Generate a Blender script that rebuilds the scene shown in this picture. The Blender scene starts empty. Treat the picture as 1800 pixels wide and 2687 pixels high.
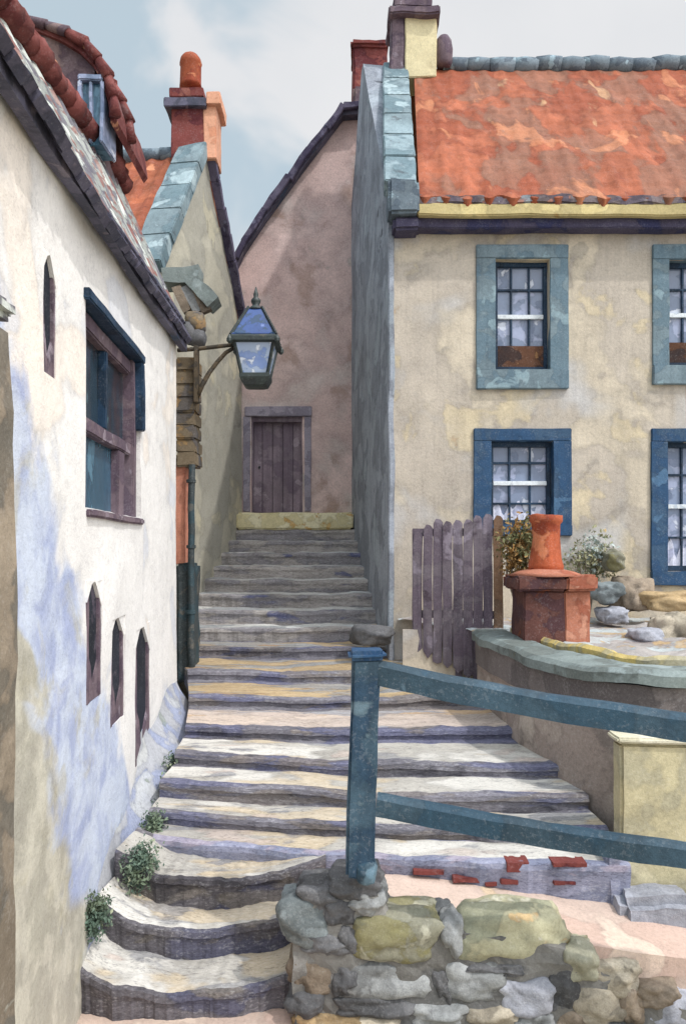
import bpy, bmesh, math, random
from mathutils import Vector, Matrix, noise
R = math.radians
random.seed(7)
scene = bpy.context.scene
COL = scene.collection
F = 1800.0; ZC = 2.61           # focal length in layout pixels, eye height above the lowest ground

def pt(px, py, Y):               # a point of the layout at distance Y
    return Vector(((px-784)*Y/F, Y, ZC+(1250-py)*Y/F))
def Z(z): return ZC+z

# ------------------------------------------------------------------ materials
def lin(c):
    return tuple(((v/255)/12.92 if v/255 <= .04045 else ((v/255+.055)/1.055)**2.4) for v in c)
MATS = {}
def wash(name, base, blots=(), rough=.9, bump=.35, grain=.10, coarse=.12, cs=1.3, bscale=38, stretch=(1,1,1), metal=0.0, spec=.25, extra=None, bdist=.012, streak=0, speck=.22):
    """weathered surface: base colour with irregular stained patches (tide marks), broad tone drift, fine grain"""
    m = bpy.data.materials.new(name); m.use_nodes = True
    nt = m.node_tree; N = nt.nodes; L = nt.links; N.clear()
    out = N.new('ShaderNodeOutputMaterial'); bs = N.new('ShaderNodeBsdfPrincipled')
    L.new(bs.outputs[0], out.inputs[0])
    bs.inputs['Roughness'].default_value = rough; bs.inputs['Metallic'].default_value = metal
    bs.inputs['Specular IOR Level'].default_value = spec
    geo = N.new('ShaderNodeNewGeometry')
    mp = N.new('ShaderNodeMapping'); mp.inputs['Scale'].default_value = stretch
    L.new(geo.outputs['Position'], mp.inputs['Vector'])
    def nz(scale, detail=4, rough_=.55, dist=0.0, seed=0, vec=None):
        n = N.new('ShaderNodeTexNoise'); n.noise_dimensions = '4D'
        n.inputs['Scale'].default_value = scale; n.inputs['Detail'].default_value = detail
        n.inputs['Roughness'].default_value = rough_; n.inputs['Distortion'].default_value = dist
        n.inputs['W'].default_value = seed*3.17+hash_name
        L.new(vec or mp.outputs[0], n.inputs['Vector']); return n.outputs['Fac']
    hash_name = (sum(ord(c)*(i+1) for i, c in enumerate(name)) % 97)*.73
    def ramp(fac, a, b):
        r = N.new('ShaderNodeMapRange'); r.interpolation_type = 'SMOOTHSTEP'
        r.inputs['From Min'].default_value = a; r.inputs['From Max'].default_value = b
        L.new(fac, r.inputs['Value']); return r.outputs['Result']
    def mix(a, b, fac, mode='MIX'):
        x = N.new('ShaderNodeMix'); x.data_type = 'RGBA'; x.blend_type = mode
        for s, v in ((x.inputs['Factor'], fac), (x.inputs['A'], a), (x.inputs['B'], b)):
            if isinstance(v, bpy.types.NodeSocket): L.new(v, s)
            elif isinstance(v, (int, float)): s.default_value = v
            else: s.default_value = (*v[:3], 1)
        return x.outputs['Result']
    def math_(op, a, b=None):
        x = N.new('ShaderNodeMath'); x.operation = op
        for s, v in zip(x.inputs, (a, b)):
            if v is None: continue
            if isinstance(v, bpy.types.NodeSocket): L.new(v, s)
            else: s.default_value = v
        return x.outputs[0]
    col = lin(base)
    c1 = nz(cs, 5, .6, .6, 1)
    col = mix(tuple(v*(1-coarse*1.7) for v in lin(base)), tuple(min(1, v*(1+coarse)) for v in lin(base)), ramp(c1, .32, .68))
    for i, b in enumerate(blots):
        c, sc, th, op = b[:4]; soft = b[4] if len(b) > 4 else .018
        f = nz(sc, 4, .52, .5, 10+i)
        msk = ramp(f, th-soft, th+soft)
        edge = math_('MULTIPLY', ramp(f, th-soft*2.6, th), math_('SUBTRACT', 1.0, ramp(f, th, th+soft*2.2)))
        inner = math_('MULTIPLY', msk, math_('ADD', op*.72, math_('MULTIPLY', ramp(nz(sc*2.3, 3, .5, 0, 30+i), .3, .7), op*.28)))
        col = mix(col, lin(c), inner)
        col = mix(col, mix(col, (.45, .45, .47), 1.0, 'MULTIPLY'), math_('MULTIPLY', edge, .30*op))
    if extra:
        col = extra(dict(N=N, L=L, geo=geo, nz=nz, ramp=ramp, mix=mix, math_=math_, col=col))
    if streak:
        mp2 = N.new('ShaderNodeMapping'); mp2.inputs['Scale'].default_value = (14, 14, .9)
        L.new(geo.outputs['Position'], mp2.inputs['Vector'])
        s = ramp(nz(1.0, 4, .6, .4, 55, mp2.outputs[0]), .42, .68)
        col = mix(col, mix(col, (.45, .45, .5), 1.0, 'MULTIPLY'), math_('MULTIPLY', s, streak))
    g1 = nz(bscale, 3, .65, 0, 70); g2 = nz(bscale*4.2, 2, .6, 0, 71)
    g = math_('ADD', math_('MULTIPLY', g1, .6), math_('MULTIPLY', g2, .4))
    gr = N.new('ShaderNodeMapRange'); L.new(g, gr.inputs['Value'])
    gr.inputs['From Min'].default_value = .36; gr.inputs['From Max'].default_value = .64
    gr.inputs['To Min'].default_value = 1-grain*1.6; gr.inputs['To Max'].default_value = 1+grain
    col = mix(col, gr.outputs['Result'], 1.0, 'MULTIPLY')
    if speck:
        sv = math_('ADD', math_('MULTIPLY', nz(62, 3, .7, .2, 90), .7), math_('MULTIPLY', nz(7, 3, .5, .4, 91), .3))
        col = mix(col, mix(col, (.40, .40, .43), 1.0, 'MULTIPLY'), math_('MULTIPLY', ramp(sv, .53, .60), speck))
        col = mix(col, mix(col, (1, 1, 1), .35), math_('MULTIPLY', math_('SUBTRACT', 1.0, ramp(sv, .40, .46)), speck*.6))
    L.new(col, bs.inputs['Base Color'])
    bp = N.new('ShaderNodeBump'); bp.inputs['Strength'].default_value = bump; bp.inputs['Distance'].default_value = bdist
    hh = math_('ADD', g, math_('MULTIPLY', nz(bscale*.22, 4, .6, .3, 72), 1.3))
    L.new(hh, bp.inputs['Height']); L.new(bp.outputs[0], bs.inputs['Normal'])
    MATS[name] = m
    return m

def wall_shade_and_khaki(e):
    """lane wall: cast shadow painted in blue low down, khaki bare render at the near foot"""
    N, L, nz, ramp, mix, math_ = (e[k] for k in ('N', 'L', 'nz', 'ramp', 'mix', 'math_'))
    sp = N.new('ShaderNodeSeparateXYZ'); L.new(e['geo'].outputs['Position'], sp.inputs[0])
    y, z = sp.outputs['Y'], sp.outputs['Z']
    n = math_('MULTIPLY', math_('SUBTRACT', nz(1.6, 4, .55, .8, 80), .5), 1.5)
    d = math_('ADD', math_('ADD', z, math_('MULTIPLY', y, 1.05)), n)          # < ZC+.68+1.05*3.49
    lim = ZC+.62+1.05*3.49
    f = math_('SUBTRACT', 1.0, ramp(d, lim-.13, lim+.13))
    blue = mix(lin((150, 163, 200)), lin((192, 203, 222)), ramp(nz(3.2, 4, .6, .9, 81), .34, .64))  # blue stands in for the shadow cast across the wall
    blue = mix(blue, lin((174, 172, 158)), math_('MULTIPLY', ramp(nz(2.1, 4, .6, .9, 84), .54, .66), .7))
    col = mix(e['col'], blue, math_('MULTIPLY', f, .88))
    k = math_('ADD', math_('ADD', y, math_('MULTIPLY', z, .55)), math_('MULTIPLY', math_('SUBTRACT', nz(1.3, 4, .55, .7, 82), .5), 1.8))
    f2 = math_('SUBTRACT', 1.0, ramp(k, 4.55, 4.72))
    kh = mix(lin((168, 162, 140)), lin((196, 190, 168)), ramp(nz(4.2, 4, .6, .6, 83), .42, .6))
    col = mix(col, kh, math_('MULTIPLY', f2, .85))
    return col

W = wash
white = W('white_render', (232, 230, 227), [((236, 226, 214), .9, .56, .8), ((206, 211, 222), 1.4, .62, .6)], coarse=.04, grain=.05, bscale=26, bump=.5, extra=wall_shade_and_khaki, streak=.08)
plinthm = W('blue_shade_wash', (150, 163, 196), [((196, 205, 212), 4.0, .58, .8), ((128, 146, 182), 2.4, .58, .8), ((172, 170, 150), 3.1, .62, .8), ((98, 124, 110), 5, .68, .8)], coarse=.12, grain=.1)  # blue is the wall foot's shade put into the colour
slotdark = W('slot_shade', (36, 40, 50), [((92, 84, 96), 3.0, .60, .8)], coarse=.2)
footm = W('grey_shade_blotted_foot', (178, 180, 186), [((150, 160, 190), 1.8, .52, .85), ((196, 198, 196), 2.4, .58, .8), ((132, 142, 130), 3.5, .65, .8)], coarse=.12, speck=.35)  # grey render; blue blots put the foot's shade into its colour
nearwall = W('near_wall', (140, 128, 112), [((104, 100, 92), 2.4, .52, .9), ((196, 160, 120), 1.8, .63, .9), ((190, 190, 178), 3.0, .68, .8)], coarse=.2)
slate = W('dark_slate', (88, 86, 104), [((58, 60, 76), 3.5, .54, .9), ((140, 130, 140), 4, .64, .7), ((44, 66, 92), 2, .64, .8)], coarse=.2, rough=.7, spec=.4)
palelich = W('lichened_slate', (150, 154, 150), [((96, 92, 104), 5, .50, .9), ((214, 220, 212), 4, .58, .85), ((130, 80, 72), 4.4, .56, .9)], coarse=.15)
maroon = W('dark_red_tile', (124, 70, 66), [((96, 46, 46), 4, .52, .9), ((196, 140, 108), 5, .66, .8), ((120, 92, 92), 3, .6, .7)], coarse=.2, rough=.8)
dormerm = W('dormer_slate', (122, 104, 108), [((92, 76, 86), 2.4, .52, .8), ((150, 128, 122), 3, .62, .7)], coarse=.15, streak=.3)
orange = W('orange_pantile', (170, 98, 70), [((144, 74, 50), 1.2, .51, .85), ((138, 100, 82), .9, .52, .85), ((204, 136, 98), 1.3, .60, .7), ((206, 164, 124), .9, .67, .7), ((126, 66, 54), 6.5, .74, .9)], coarse=.16, rough=.85, stretch=(1.5, 1, .7), streak=.35, grain=.09)
orange2 = W('rust_pantile', (168, 98, 70), [((150, 84, 62), 2.6, .50, .85), ((222, 150, 112), 3.2, .62, .8), ((96, 60, 66), 2.2, .66, .9)], coarse=.2, rough=.85)
teal = W('teal_stone', (138, 156, 162), [((100, 122, 130), 2.4, .52, .85), ((178, 196, 200), 3.0, .60, .8), ((84, 88, 92), 3.4, .66, .8)], coarse=.15, streak=.3)
ridgem = W('ridge_tile_blue', (122, 136, 146), [((88, 100, 112), 5, .52, .9), ((156, 178, 188), 5, .62, .8)], coarse=.2)
tan = W('tan_render', (208, 196, 176), [((188, 178, 166), 1.0, .49, .85), ((218, 202, 168), 1.5, .59, .75), ((204, 202, 200), .8, .59, .9, .05), ((160, 153, 143), 2.0, .65, .6), ((190, 160, 128), 2.6, .71, .6)], coarse=.08, grain=.08, bscale=32, bump=.45, streak=.16)
beige = W('beige_gable_render', (190, 185, 168), [((168, 165, 154), 1.1, .50, .8), ((208, 200, 172), 1.6, .60, .7), ((130, 126, 118), 1.5, .66, .6)], coarse=.1, grain=.09)
pink = W('mauve_render', (218, 194, 188), [((202, 176, 170), .8, .50, .8, .04), ((214, 202, 196), .9, .57, .9, .06), ((160, 134, 120), 1.6, .62, .7, .05), ((172, 168, 160), 1.2, .66, .7)], coarse=.1, grain=.13, speck=.3)
grey = W('shade_grey', (164, 170, 180), [((132, 137, 146), 1.8, .52, .85), ((172, 182, 190), 1.4, .58, .7), ((60, 62, 70), 3.0, .69, .8)], coarse=.12, streak=.4, grain=.14, speck=.3)
cream = W('cream_render', (216, 204, 166), [((206, 190, 150), 2.5, .56, .7)], coarse=.06)
yellow = W('yellow_ochre_fascia', (192, 176, 128), [((176, 136, 74), 2.4, .60, .8), ((226, 208, 150), 3, .60, .7)], coarse=.1)
ochrel = W('ochre_lichen_edge', (190, 178, 138), [((214, 188, 112), 3.5, .52, .85), ((150, 146, 130), 4, .58, .8), ((222, 214, 178), 5, .62, .8)])
cream2 = W('pale_cream_coping', (206, 200, 176), [((222, 216, 196), 3, .52, .8), ((186, 168, 122), 4, .64, .7)])
yellow2 = W('lichen_yellow', (214, 204, 162), [((226, 220, 190), 4, .52, .8), ((196, 150, 76), 5, .64, .8)], coarse=.1)
soffit = W('eave_shadow_purple', (78, 74, 96), [((50, 54, 90), 3, .55, .9)], coarse=.1)
tealframe = W('teal_window_surround', (116, 134, 142), [((94, 118, 132), 3.4, .50, .85), ((150, 174, 182), 4.0, .60, .7)], coarse=.12, rough=.6, streak=.3)
blueframe = W('blue_window_surround', (60, 88, 116), [((38, 74, 110), 3.4, .50, .85), ((92, 128, 160), 4.0, .60, .7)], coarse=.12, rough=.6, streak=.3)
darkblue = W('dark_blue_paint', (38, 62, 86), [((24, 40, 56), 4, .55, .8)], coarse=.15, rough=.5)
paintwhite = W('white_sash_paint', (222, 228, 232), [((176, 190, 204), 6, .58, .8)], coarse=.05, rough=.5)
glass = W('blue_glass', (128, 142, 168), [((168, 176, 204), 4, .52, .8), ((90, 106, 134), 3.4, .60, .85), ((218, 224, 236), 4.2, .62, .85)], rough=.18, spec=.6, bump=.04, grain=.04, speck=0)
darkglass = W('dark_glass', (46, 62, 74), [((96, 130, 140), 6, .62, .8), ((60, 50, 52), 4, .54, .8)], rough=.2, spec=.6, bump=.05, grain=.04, stretch=(1, 1, .4), speck=0)
blueglass = W('bright_blue_glass', (66, 102, 124), [((104, 146, 168), 5, .55, .8), ((48, 80, 104), 5, .62, .8)], rough=.2, spec=.6, bump=.05, stretch=(1, 1, .5), speck=0)
brownblind = W('brown_interior', (92, 62, 46), [((48, 40, 42), 4, .52, .9), ((160, 120, 80), 7, .66, .8)], rough=.8)
curtain = W('white_net_curtain', (214, 216, 232), [((168, 174, 204), 6, .54, .8)], rough=.9)
mauvew = W('mauve_timber', (120, 104, 112), [((90, 76, 90), 4, .52, .8), ((160, 148, 158), 5, .62, .7)], streak=.45, coarse=.12)
fencem = W('purple_grey_fence', (122, 112, 120), [((98, 86, 98), 2.6, .50, .8), ((154, 144, 156), 2.8, .60, .7), ((70, 58, 66), 3.0, .68, .8)], coarse=.12, streak=.5)
fencebrown = W('brown_fence_edge', (138, 108, 86), [((104, 86, 72), 3, .55, .8)], streak=.5)
doorm = W('aubergine_door', (138, 124, 134), [((112, 98, 112), 3, .54, .8), ((166, 154, 162), 4.6, .62, .7)], streak=.4, rough=.7)
doorframe = W('grey_door_frame', (150, 144, 156), [((120, 114, 128), 5, .52, .8)], coarse=.1)
brickred = W('maroon_brick', (124, 66, 62), [((92, 44, 50), 4, .54, .9), ((156, 100, 86), 5, .64, .7)], coarse=.15)
bricklit = W('sunlit_peach_brick', (226, 168, 138), [((206, 138, 106), 4, .58, .8)], coarse=.08)
brickor = W('orange_brick', (184, 120, 96), [((150, 84, 64), 4.5, .56, .85), ((204, 150, 126), 4, .60, .8)], coarse=.15)
brickshade = W('shaded_brick', (100, 66, 60), [((74, 52, 58), 4.5, .52, .85), ((140, 78, 48), 4, .66, .8)], coarse=.15)  # dark twin of the orange brick: shade put into the colour
terra = W('terracotta_pot', (172, 88, 56), [((142, 62, 42), 5, .55, .85), ((214, 136, 96), 5, .62, .8)], rough=.75, coarse=.15, streak=.35)
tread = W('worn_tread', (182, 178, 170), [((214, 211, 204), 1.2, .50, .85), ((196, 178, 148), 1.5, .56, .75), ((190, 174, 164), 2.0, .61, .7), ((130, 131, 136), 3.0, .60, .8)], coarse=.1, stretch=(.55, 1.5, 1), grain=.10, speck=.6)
riser = W('dark_riser', (122, 120, 128), [((104, 106, 132), 2.4, .54, .9), ((128, 120, 114), 3.0, .57, .8), ((84, 82, 88), 2.6, .62, .8)], coarse=.2, stretch=(.5, 1, 2.4), grain=.2, speck=.6)  # risers darker than treads: shade put into the stone colours
riserlow = W('deep_shade_riser', (98, 95, 100), [((82, 84, 106), 2.0, .56, .8), ((120, 114, 108), 2.6, .58, .8), ((66, 64, 68), 2.2, .60, .8)], coarse=.2, stretch=(.6, 1, 1.4), grain=.2, speck=.5)  # lowest risers: deeper shade put into the colour
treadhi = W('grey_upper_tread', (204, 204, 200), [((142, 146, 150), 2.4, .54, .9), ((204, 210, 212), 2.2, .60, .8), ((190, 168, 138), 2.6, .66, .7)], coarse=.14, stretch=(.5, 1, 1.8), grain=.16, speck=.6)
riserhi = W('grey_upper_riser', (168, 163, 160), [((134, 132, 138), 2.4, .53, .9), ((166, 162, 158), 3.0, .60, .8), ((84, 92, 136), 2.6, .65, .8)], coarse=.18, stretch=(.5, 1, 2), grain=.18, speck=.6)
pinktr = W('rosy_tread', (186, 172, 162), [((204, 188, 174), 2, .50, .8), ((156, 158, 164), 1.8, .56, .9), ((196, 164, 124), 2.4, .62, .8)], coarse=.12, stretch=(.5, 1.5, 1), grain=.14, speck=.6)
ochretr = W('ochre_tread', (180, 158, 124), [((196, 172, 138), 2, .52, .8), ((142, 146, 150), 1.4, .52, .95), ((168, 132, 92), 3, .64, .8)], coarse=.12, stretch=(.5, 1.5, 1), grain=.14, speck=.6)
lilacr = W('lilac_riser', (144, 147, 168), [((118, 124, 146), 3, .54, .8), ((172, 160, 172), 3, .60, .7)], stretch=(.6, 1, 1.5), coarse=.12, speck=.6)
pinkg = W('pink_paving', (206, 184, 170), [((198, 168, 154), 1.2, .52, .7), ((228, 208, 190), 1.8, .60, .7), ((214, 190, 150), 1.5, .66, .7), ((166, 158, 160), 5, .72, .7)], coarse=.06, grain=.08)
brownw = W('brown_retaining_render', (176, 162, 152), [((152, 138, 130), 1.8, .52, .8), ((192, 180, 168), 2.2, .62, .7), ((130, 120, 114), 1.4, .62, .85)], coarse=.12, grain=.12, speck=.3)
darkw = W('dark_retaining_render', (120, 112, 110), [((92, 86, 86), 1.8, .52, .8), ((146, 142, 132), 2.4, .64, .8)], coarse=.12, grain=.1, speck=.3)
coping = W('grey_green_coping', (128, 138, 136), [((104, 110, 106), 3, .52, .8), ((160, 172, 172), 3.4, .62, .7), ((120, 112, 84), 3, .68, .7)], coarse=.14)
gardenw = W('beige_garden_render', (196, 186, 152), [((172, 166, 142), 1.6, .54, .8), ((214, 204, 172), 2.0, .60, .7), ((112, 118, 146), 2.6, .71, .7)], coarse=.1)
gravelm = W('mottled_garden_ground', (168, 162, 158), [((184, 194, 196), 3.4, .54, .85), ((150, 138, 136), 2.5, .57, .8), ((182, 154, 112), 3.0, .60, .85), ((150, 168, 176), 4, .66, .8)], coarse=.1)
railm = W('teal_painted_rail', (62, 84, 98), [((48, 76, 94), 3, .52, .85), ((112, 140, 156), 3.6, .62, .75)], coarse=.18, rough=.55, streak=.25)
postm = W('blue_painted_post', (70, 94, 110), [((40, 66, 90), 2.2, .52, .85), ((124, 146, 154), 3.0, .60, .7)], coarse=.2, rough=.6, streak=.45)
iron = W('black_green_iron', (44, 54, 52), [((28, 34, 36), 8, .54, .8), ((84, 78, 60), 7, .66, .7)], rough=.5, spec=.5)
bracketm = W('rusty_iron', (92, 80, 64), [((56, 54, 50), 8, .52, .8)], rough=.7)
lampglass = W('lamp_glass', (176, 194, 222), [((110, 138, 196), 7, .54, .8), ((232, 238, 246), 8, .55, .9)], rough=.15, spec=.6, bump=.03, grain=.02, speck=0)
lampglassd = W('lamp_top_glass', (56, 82, 140), [((120, 140, 196), 8, .60, .8), ((36, 60, 72), 8, .54, .8)], rough=.2, spec=.6, bump=.03, speck=0)
pierm = W('brown_stone_pier', (130, 116, 96), [((92, 90, 92), 4, .52, .9), ((164, 132, 88), 5, .58, .8), ((168, 168, 168), 5, .68, .8)], coarse=.15)
salmon = W('salmon_render', (206, 140, 116), [((186, 118, 96), 4, .56, .8), ((176, 140, 126), 3, .64, .7)], coarse=.1)
pipem = W('dark_green_pipe', (64, 72, 74), [((52, 74, 82), 4, .54, .8), ((104, 100, 92), 5, .62, .8)], rough=.6, coarse=.15)
leafm = W('sage_leaves', (124, 140, 116), [((88, 110, 98), 7, .52, .9), ((164, 168, 140), 7, .60, .8)], coarse=.25, rough=.8)
leafb2 = W('pale_mixed_leaves', (160, 158, 124), [((190, 204, 204), 6, .54, .9), ((128, 144, 118), 7, .60, .8), ((186, 156, 112), 6, .64, .9)], coarse=.2, rough=.8)
leafb = W('autumn_leaves', (150, 118, 72), [((106, 116, 82), 6, .52, .9), ((186, 140, 80), 7, .60, .8), ((206, 212, 196), 7, .66, .9)], coarse=.25, rough=.8)
mortar = W('dark_mortar', (128, 126, 122), [((96, 96, 96), 3, .54, .9), ((128, 128, 126), 3, .62, .8)], coarse=.2)
groundm = W('earth_ground', (178, 166, 142), [((150, 142, 126), 1, .55, .8)], coarse=.15)
def stone_mat(nm, c, dark=.68, hi=1.18):
    return W(nm, c, [(tuple(int(v*dark) for v in c), 3.4, .55, .8), (tuple(min(255, int(v*hi)) for v in c), 3.0, .60, .8)], coarse=.18, grain=.14, bscale=30, bump=.6)
ST = {'teal': stone_mat('teal_grey_stone', (132, 140, 142)), 'dark': stone_mat('dark_grey_stone', (100, 100, 102)),
      'olive': W('olive_stone', (146, 144, 126), [((132, 126, 84), 4, .54, .8), ((186, 183, 164), 4, .60, .8), ((112, 114, 100), 4, .63, .8)], coarse=.15),
      'cream': W('cream_olive_stone', (176, 172, 144), [((140, 142, 122), 3, .50, .9), ((214, 178, 128), 4, .62, .8), ((204, 200, 182), 4, .60, .8)], coarse=.15),
      'grey': stone_mat('mid_grey_stone', (140, 142, 142)), 'lilac': stone_mat('lilac_stone', (178, 180, 190), .8, 1.1),
      'ochre': stone_mat('ochre_stone', (172, 148, 112)), 'sand': stone_mat('sand_stone', (178, 168, 150)), 'brown': stone_mat('brown_stone', (146, 132, 116))}

# ------------------------------------------------------------------ mesh helpers
def jit(bm, amp, freq=1.7, seed=0.0):
    if not amp: return bm
    o = Vector((seed*7.1, seed*3.3, seed*5.7))
    for v in bm.verts:
        p = v.co
        v.co = p + noise.noise_vector(p*freq+o)*amp + noise.noise_vector(p*freq*3.6+o)*amp*.38
    return bm
def slice_bm(bm, step):
    if not step: return bm
    for ax in range(3):
        cs = [v.co[ax] for v in bm.verts]
        lo, hi = min(cs), max(cs)
        n = int((hi-lo)/step)
        for i in range(1, n+1):
            c = lo+(hi-lo)*i/(n+1)
            co = Vector((0, 0, 0)); co[ax] = c; no = Vector((0, 0, 0)); no[ax] = 1
            bmesh.ops.bisect_plane(bm, geom=bm.verts[:]+bm.edges[:]+bm.faces[:], dist=1e-5, plane_co=co, plane_no=no)
    return bm
def prism(poly, d0, d1, axis='y', bevel=0.0):
    """polygon in a plane, extruded along an axis. axis y: poly is (x,z); x: (y,z); z: (x,y)"""
    bm = bmesh.new()
    def mk(a, b, d): return {'y': (a, d, b), 'x': (d, a, b), 'z': (a, b, d)}[axis]
    vs = [bm.verts.new(mk(a, b, d0)) for a, b in poly]
    f = bm.faces.new(vs)
    r = bmesh.ops.extrude_face_region(bm, geom=[f])
    mv = Vector(mk(0, 0, d1-d0))
    for g in r['geom']:
        if isinstance(g, bmesh.types.BMVert): g.co += mv
    bmesh.ops.recalc_face_normals(bm, faces=bm.faces[:])
    if bevel: bmesh.ops.bevel(bm, geom=bm.edges[:], offset=bevel, segments=2, affect='EDGES', clamp_overlap=True)
    return bm
def box(x0, x1, y0, y1, z0, z1, bevel=.012, step=.14, amp=.008, freq=3.0, seed=0):
    bm = prism([(x0, z0), (x1, z0), (x1, z1), (x0, z1)], y0, y1, 'y', bevel)
    slice_bm(bm, step); return jit(bm, amp, freq, seed)
def sheet(poly, holes, thick, step=.2):
    """wall: polygon (u,v) with rectangular holes, front at local y=0, thickness to +y"""
    bm = bmesh.new()
    bm.faces.new([bm.verts.new((a, 0, b)) for a, b in poly])
    cu, cv = set(), set()
    for (a, b, c, d) in holes: cu |= {a, b}; cv |= {c, d}
    us = [p[0] for p in poly]; vs = [p[1] for p in poly]
    for lo, hi, st in ((min(us), max(us), cu), (min(vs), max(vs), cv)):
        n = max(1, int((hi-lo)/step))
        for i in range(1, n):
            c = lo+(hi-lo)*i/n
            if all(abs(c-s) > step*.3 for s in st): st.add(c)
    for c in cu: bmesh.ops.bisect_plane(bm, geom=bm.verts[:]+bm.edges[:]+bm.faces[:], dist=1e-6, plane_co=(c, 0, 0), plane_no=(1, 0, 0))
    for c in cv: bmesh.ops.bisect_plane(bm, geom=bm.verts[:]+bm.edges[:]+bm.faces[:], dist=1e-6, plane_co=(0, 0, c), plane_no=(0, 0, 1))
    kill = []
    for f in bm.faces:
        c = f.calc_center_median()
        if any(a < c.x < b and d0 < c.z < d1 for a, b, d0, d1 in holes): kill.append(f)
    bmesh.ops.delete(bm, geom=kill, context='FACES')
    r = bmesh.ops.extrude_face_region(bm, geom=bm.faces[:])
    for g in r['geom']:
        if isinstance(g, bmesh.types.BMVert): g.co.y += thick
    bmesh.ops.recalc_face_normals(bm, faces=bm.faces[:])
    return bm
def xf(bm, M):
    bmesh.ops.transform(bm, matrix=M, verts=bm.verts[:]); return bm
def frame_to(origin, udir, ndir=None):
    """matrix: local x along udir (horizontal), local y horizontal away from the viewer side, z up"""
    u = Vector((udir[0], udir[1], 0)).normalized(); z = Vector((0, 0, 1)); y = z.cross(u)
    M = Matrix((( u.x, y.x, 0, origin[0]), (u.y, y.y, 0, origin[1]), (0, 0, 1, origin[2]), (0, 0, 0, 1)))
    return M
def join(*bms):
    out = bmesh.new()
    for b in bms:
        me = bpy.data.meshes.new('t'); b.to_mesh(me); out.from_mesh(me); bpy.data.meshes.remove(me); b.free()
    return out
def grid(nu, nv, fn):
    bm = bmesh.new()
    g = [[bm.verts.new(fn(i/nu, j/nv)) for j in range(nv+1)] for i in range(nu+1)]
    for i in range(nu):
        for j in range(nv):
            bm.faces.new((g[i][j], g[i+1][j], g[i+1][j+1], g[i][j+1]))
    return bm
def solidify(bm, vec):
    vec = Vector(vec)
    r = bmesh.ops.extrude_face_region(bm, geom=bm.faces[:])
    for g in r['geom']:
        if isinstance(g, bmesh.types.BMVert): g.co += vec
    bmesh.ops.recalc_face_normals(bm, faces=bm.faces[:])
    return bm
def bar(p, q, w, h=None, up=(0, 0, 1), n=8, amp=0.0, bev=.0, seed=0):
    """rectangular bar between two points"""
    p, q = Vector(p), Vector(q); h = h or w; d = (q-p); Ln = d.length; d.normalize()
    s = d.cross(Vector(up))
    if s.length < 1e-4: s = d.cross(Vector((1, 0, 0)))
    s.normalize(); t = s.cross(d)
    bm = prism([(-w/2, -h/2), (w/2, -h/2), (w/2, h/2), (-w/2, h/2)], 0, Ln, 'y', bev)
    if n > 1:
        for i in range(1, n):
            bmesh.ops.bisect_plane(bm, geom=bm.verts[:]+bm.edges[:]+bm.faces[:], dist=1e-6, plane_co=(0, Ln*i/n, 0), plane_no=(0, 1, 0))
    M = Matrix(((s.x, d.x, t.x, p.x), (s.y, d.y, t.y, p.y), (s.z, d.z, t.z, p.z), (0, 0, 0, 1)))
    xf(bm, M); return jit(bm, amp, 3.0, seed)
def tube(pts, r, seg=10, amp=0.0, closed=True):
    bm = bmesh.new(); rings = []
    pts = [Vector(p) for p in pts]
    for i, p in enumerate(pts):
        d = (pts[min(i+1, len(pts)-1)]-pts[max(i-1, 0)]).normalized()
        s = d.cross(Vector((.13, .97, .2))).normalized(); t = s.cross(d)
        rr = r[i] if isinstance(r, (list, tuple)) else r
        rings.append([bm.verts.new(p+(s*math.cos(a)+t*math.sin(a))*rr) for a in [2*math.pi*k/seg for k in range(seg)]])
    for a, b in zip(rings, rings[1:]):
        for k in range(seg): bm.faces.new((a[k], a[(k+1) % seg], b[(k+1) % seg], b[k]))
    bm.faces.new(rings[0][::-1]); bm.faces.new(rings[-1])
    bmesh.ops.recalc_face_normals(bm, faces=bm.faces[:])
    return jit(bm, amp, 4)
def lathe(c, prof, seg=20, amp=0.0, rot=0.0, cap=True):
    bm = bmesh.new(); rings = []
    for r, z in prof:
        rings.append([bm.verts.new((c[0]+r*math.cos(rot+2*math.pi*k/seg), c[1]+r*math.sin(rot+2*math.pi*k/seg), c[2]+z)) for k in range(seg)])
    for a, b in zip(rings, rings[1:]):
        for k in range(seg): bm.faces.new((a[k], a[(k+1) % seg], b[(k+1) % seg], b[k]))
    if cap: bm.faces.new(rings[0][::-1]); bm.faces.new(rings[-1])
    bmesh.ops.recalc_face_normals(bm, faces=bm.faces[:])
    return jit(bm, amp, 5)
def boulder(c, rx, ry, rz, seed=0, rough=.16, sq=.55, sub=4):
    bm = bmesh.new(); bmesh.ops.create_icosphere(bm, subdivisions=sub, radius=1)
    for v in bm.verts:
        d = v.co.copy()
        m = max(abs(d.x), abs(d.y), abs(d.z)); cube = d/m
        p = d.lerp(cube, sq*.6)
        p *= 1+rough*noise.noise(d*1.3+Vector((seed*3.1, seed, 0)))+rough*.4*noise.noise(d*3.4+Vector((0, seed*2.3, seed)))+rough*.10*noise.noise(d*9+Vector((seed, 0, seed)))-rough*.18*abs(noise.noise(d*2.2+Vector((seed, 5, 0))))
        v.co = Vector((c[0]+p.x*rx, c[1]+p.y*ry, c[2]+p.z*rz))
    return bm

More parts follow.
